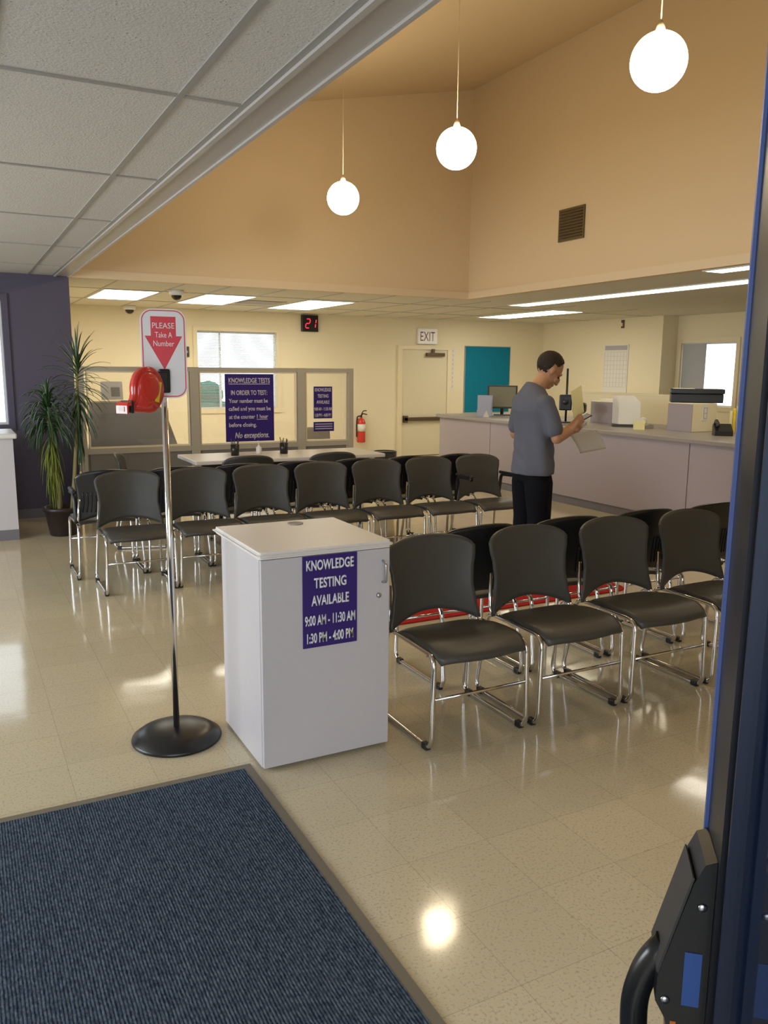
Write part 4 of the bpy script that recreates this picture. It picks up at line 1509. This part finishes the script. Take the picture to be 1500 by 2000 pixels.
    tor(g, [(0, 0, .832, .192, .145), (0, 0, .90, .193, .143), (0, 0, 1.0, .182, .135), (0, 0, 1.12, .176, .130), (0, -.005, 1.24, .188, .135), (0, -.022, 1.31, .200, .134), (0, -.026, 1.37, .192, .116), (0, -.026, 1.42, .162, .100), (0, -.016, 1.455, .115, .088, .012), (0, -.002, 1.482, .082, .078, .030), (0, .004, 1.492, .072, .070, .034)], 36)
    for s, S_, E_ in ((1, RS, RE), (-1, LS, LE)):
        S_, E_ = Vector(S_), Vector(E_)
        add_ellipsoid(g, S_ + Vector((-s * .012, -.004, -.006)), (.062, .074, .062))
        d = (E_ - S_)
        limb(g, [S_ + Vector((-s * .010, 0, -.012)), S_ + d * .35, S_ + d * .76], [.062, .063, .066], 18)
    o = remeshed('t_shirt', g, 'tee', t, .011, 5)
    for v in o.data.vertices:
        p = v.co
        a = math.atan2(p.y, p.x)
        k = .006 * math.sin(a * 7 + p.z * 9) * max(0, min(1, (1.38 - p.z) * 2.2)) + .004 * math.sin(p.z * 55 + a * 3) * max(0, 1 - abs(p.z - 1.0) / .16)
        rr = math.hypot(p.x, p.y)
        if rr > .02:
            p.x += p.x / rr * k
            p.y += p.y / rr * k
    # trousers
    g = B()
    tor(g, [(0, 0, .78, .168, .118), (0, 0, .84, .166, .118), (0, 0, .88, .158, .112), (0, 0, .96, .150, .106)], 28)
    for s in (-1, 1):
        loft(g, [((s * .078, 0, .835), X * .085, Yv * .108), ((s * .088, .002, .77), X * .094, Yv * .114), ((s * .092, .003, .70), X * .092, Yv * .108), ((s * .098, .012, .50), X * .080, Yv * .092), ((s * .103, .0, .28), X * .076, Yv * .088), ((s * .106, -.012, .06), X * .072, Yv * .088), ((s * .107, -.012, .035), X * .070, Yv * .086)], 20)
    o = remeshed('trousers', g, 'trousers', t, .011, 4)
    for s in (-1, 1):
        g = B()
        loft(g, [((s * .107, -.085, .045), X * .03, Z * .035), ((s * .107, -.06, .05), X * .042, Z * .046), ((s * .109, .03, .045), X * .046, Z * .042), ((s * .114, .12, .036), X * .048, Z * .032), ((s * .116, .175, .028), X * .035, Z * .022), ((s * .117, .19, .025), X * .015, Z * .012)], 18)
        for v in g.verts:
            v.co.z = max(v.co.z, .003)
        obj('shoe', g, 'shoe', t)
    return t
man = build_person()
def held(o, loc, rot):
    mw = Matrix.Translation((3.86, 4.95, 0)) @ Matrix.Rotation(R(-95), 4, 'Z')
    l = mw @ Vector(loc)
    o.location = l
    o.rotation_euler = (mw.to_3x3() @ Matrix.Rotation(rot[2], 3, 'Z') @ Matrix.Rotation(rot[1], 3, 'Y') @ Matrix.Rotation(rot[0], 3, 'X')).to_euler()
t = thing('mobile_phone', 'dark mobile phone held in the man’s right hand', 'phone')
obj('phone_body', box(-.036, .036, -.07, .07, -.004, .004, bev=.003), 'black', t)
obj('phone_screen', box(-.032, .032, -.062, .062, .0041, .0046), 'paper_blue', t)
held(t, (.035, .405, 1.245), (R(25), R(10), 0))
o = obj('envelope', box(-.055, .055, -.115, .115, -.001, .001), 'paper_cream')
tag(o, 'pale yellow paper held upright above the man’s hands', 'paper')
held(o, (.012, .372, 1.372), (R(72), R(-26), R(15)))
g = B()
def sheet(s, tt):
    u, v = s - .5, tt
    return Vector((u * .21, .03 * math.sin(v * 2.5), -v * .27)), Vector((0, 1, .1))
shell(g, sheet, 8, 12, .0015)
o = obj('paper_sheet', g, 'paper')
tag(o, 'white sheet of paper hanging from the man’s left hand', 'paper')
held(o, (.035, .415, 1.142), (R(48), R(-14), R(40)))

# ================================================================== ENTRANCE DOOR LEAF (foreground right)
dth = R(40.5)
d2 = bpy.data.objects.new('door_2', None)
COL.objects.link(d2)
d2['kind'] = 'structure'
d2.location = (0.73, 0.59, 0)
# local x: from latch edge towards the hinge, local y: room side normal (left), z up
ux = Vector((-math.sin(dth), -math.cos(dth), 0))
uy = Vector((-math.cos(dth), math.sin(dth), 0))
d2.rotation_euler = (0, 0, math.atan2(ux.y, ux.x))
# with that rotation local +y = Rz(90) of ux
sgn = 1 if Vector((-ux.y, ux.x, 0)).dot(uy) > 0 else -1
LW = 0.93
def dbox(x0, x1, y0, y1, z0, z1, bev=0.0):
    a, b = sorted((y0 * sgn, y1 * sgn))
    return box(x0, x1, a, b, z0, z1, bev=bev)
obj('latch_stile', dbox(0, .085, -.045, 0, .01, 2.55), 'navy_door', d2)
obj('hinge_stile', dbox(LW - .085, LW, -.045, 0, .01, 2.55), 'navy_door', d2)
obj('bottom_rail', dbox(.0855, LW - .0855, -.044, -.001, .01, .20), 'navy_door', d2)
obj('top_rail', dbox(.0855, LW - .0855, -.044, -.001, 2.45, 2.55), 'navy_door', d2)
g = B()
for q in ((.086, .098, .20, 2.45), (LW - .098, LW - .086, .20, 2.45)):
    a, b = sorted((-.034 * sgn, -.006 * sgn))
    add_box(g, q[0], q[1], a, b, q[2], q[3])
    a, b = sorted((-.012 * sgn, -.002 * sgn))
    add_box(g, q[0] + .02 if q[0] < .5 else q[0] - .012, q[1] + .012 if q[0] < .5 else q[1] - .02, a, b, q[2], q[3])
obj('glazing_bead', g, 'navy_bead', d2)
obj('glass_pane', dbox(.0985, LW - .0985, -.026, -.020, .20, 2.45), 'door_glass', d2)
obj('sky_lit_edge', dbox(-.003, .004, -.03, .0035, .01, 2.55), 'sky_blue_edge', d2)  # thin strip added to carry the painted blue sky light
# panic hardware: wedge bracket, curved arm and push bar
prof = [(.0005, 1.09), (.012, 1.085), (.022, 1.062), (.052, .945), (.053, .915), (.042, .895), (.034, .86), (.030, .80), (.0005, .79)]
g = add_prism(B(), [(y * sgn, z) for y, z in prof], .006, .075, 'x')
bk = obj('panic_bracket', g, 'black', d2)
obj('bracket_cap', add_prism(B(), [(y * sgn, z) for y, z in ((.0215, 1.0665), (.0235, 1.068), (.0535, .950), (.0515, .947))], .008, .073, 'x'), 'darkgrey', bk)
for y, z in ((.012, 1.035), (.043, .918)):
    obj('rivet', add_lathe(B(), [(0, .002), (.004, .002), (.0055, 0), (0, 0)], 14, mtx=Matrix.Translation((.0752, y * sgn, z)) @ Matrix.Rotation(R(90), 4, 'Y')), 'steel', bk)
obj('blue_sticker', box(.0752, .0757, *sorted((.008 * sgn, .026 * sgn)), .915, .98), 'blue_label', bk)
arm = [(.04, .040, .962), (.04, .060, .932), (.04, .071, .89), (.04, .070, .845), (.045, .064, .81)]
arm = [(x, y * sgn, z) for x, y, z in arm]
g = B()
add_tube(g, rounded(arm, .03), .0155, 12)
obj('curved_arm', g, 'black', bk)
obj('push_bar', add_tube(B(), [(.035, .078 * sgn, .815), (LW - .06, .078 * sgn, .80)], .014, 16), 'steel', d2)
obj('warning_sticker', box(.0752, .0757, *sorted((.030 * sgn, .036 * sgn)), .868, .893), 'orange', bk)
g = add_prism(B(), [(y * sgn, z) for y, z in ((.0005, .88), (.03, .87), (.082, .83), (.082, .79), (.03, .78), (.0005, .77))], LW - .07, LW - .02, 'x')
obj('hinge_bracket', g, 'black', d2)
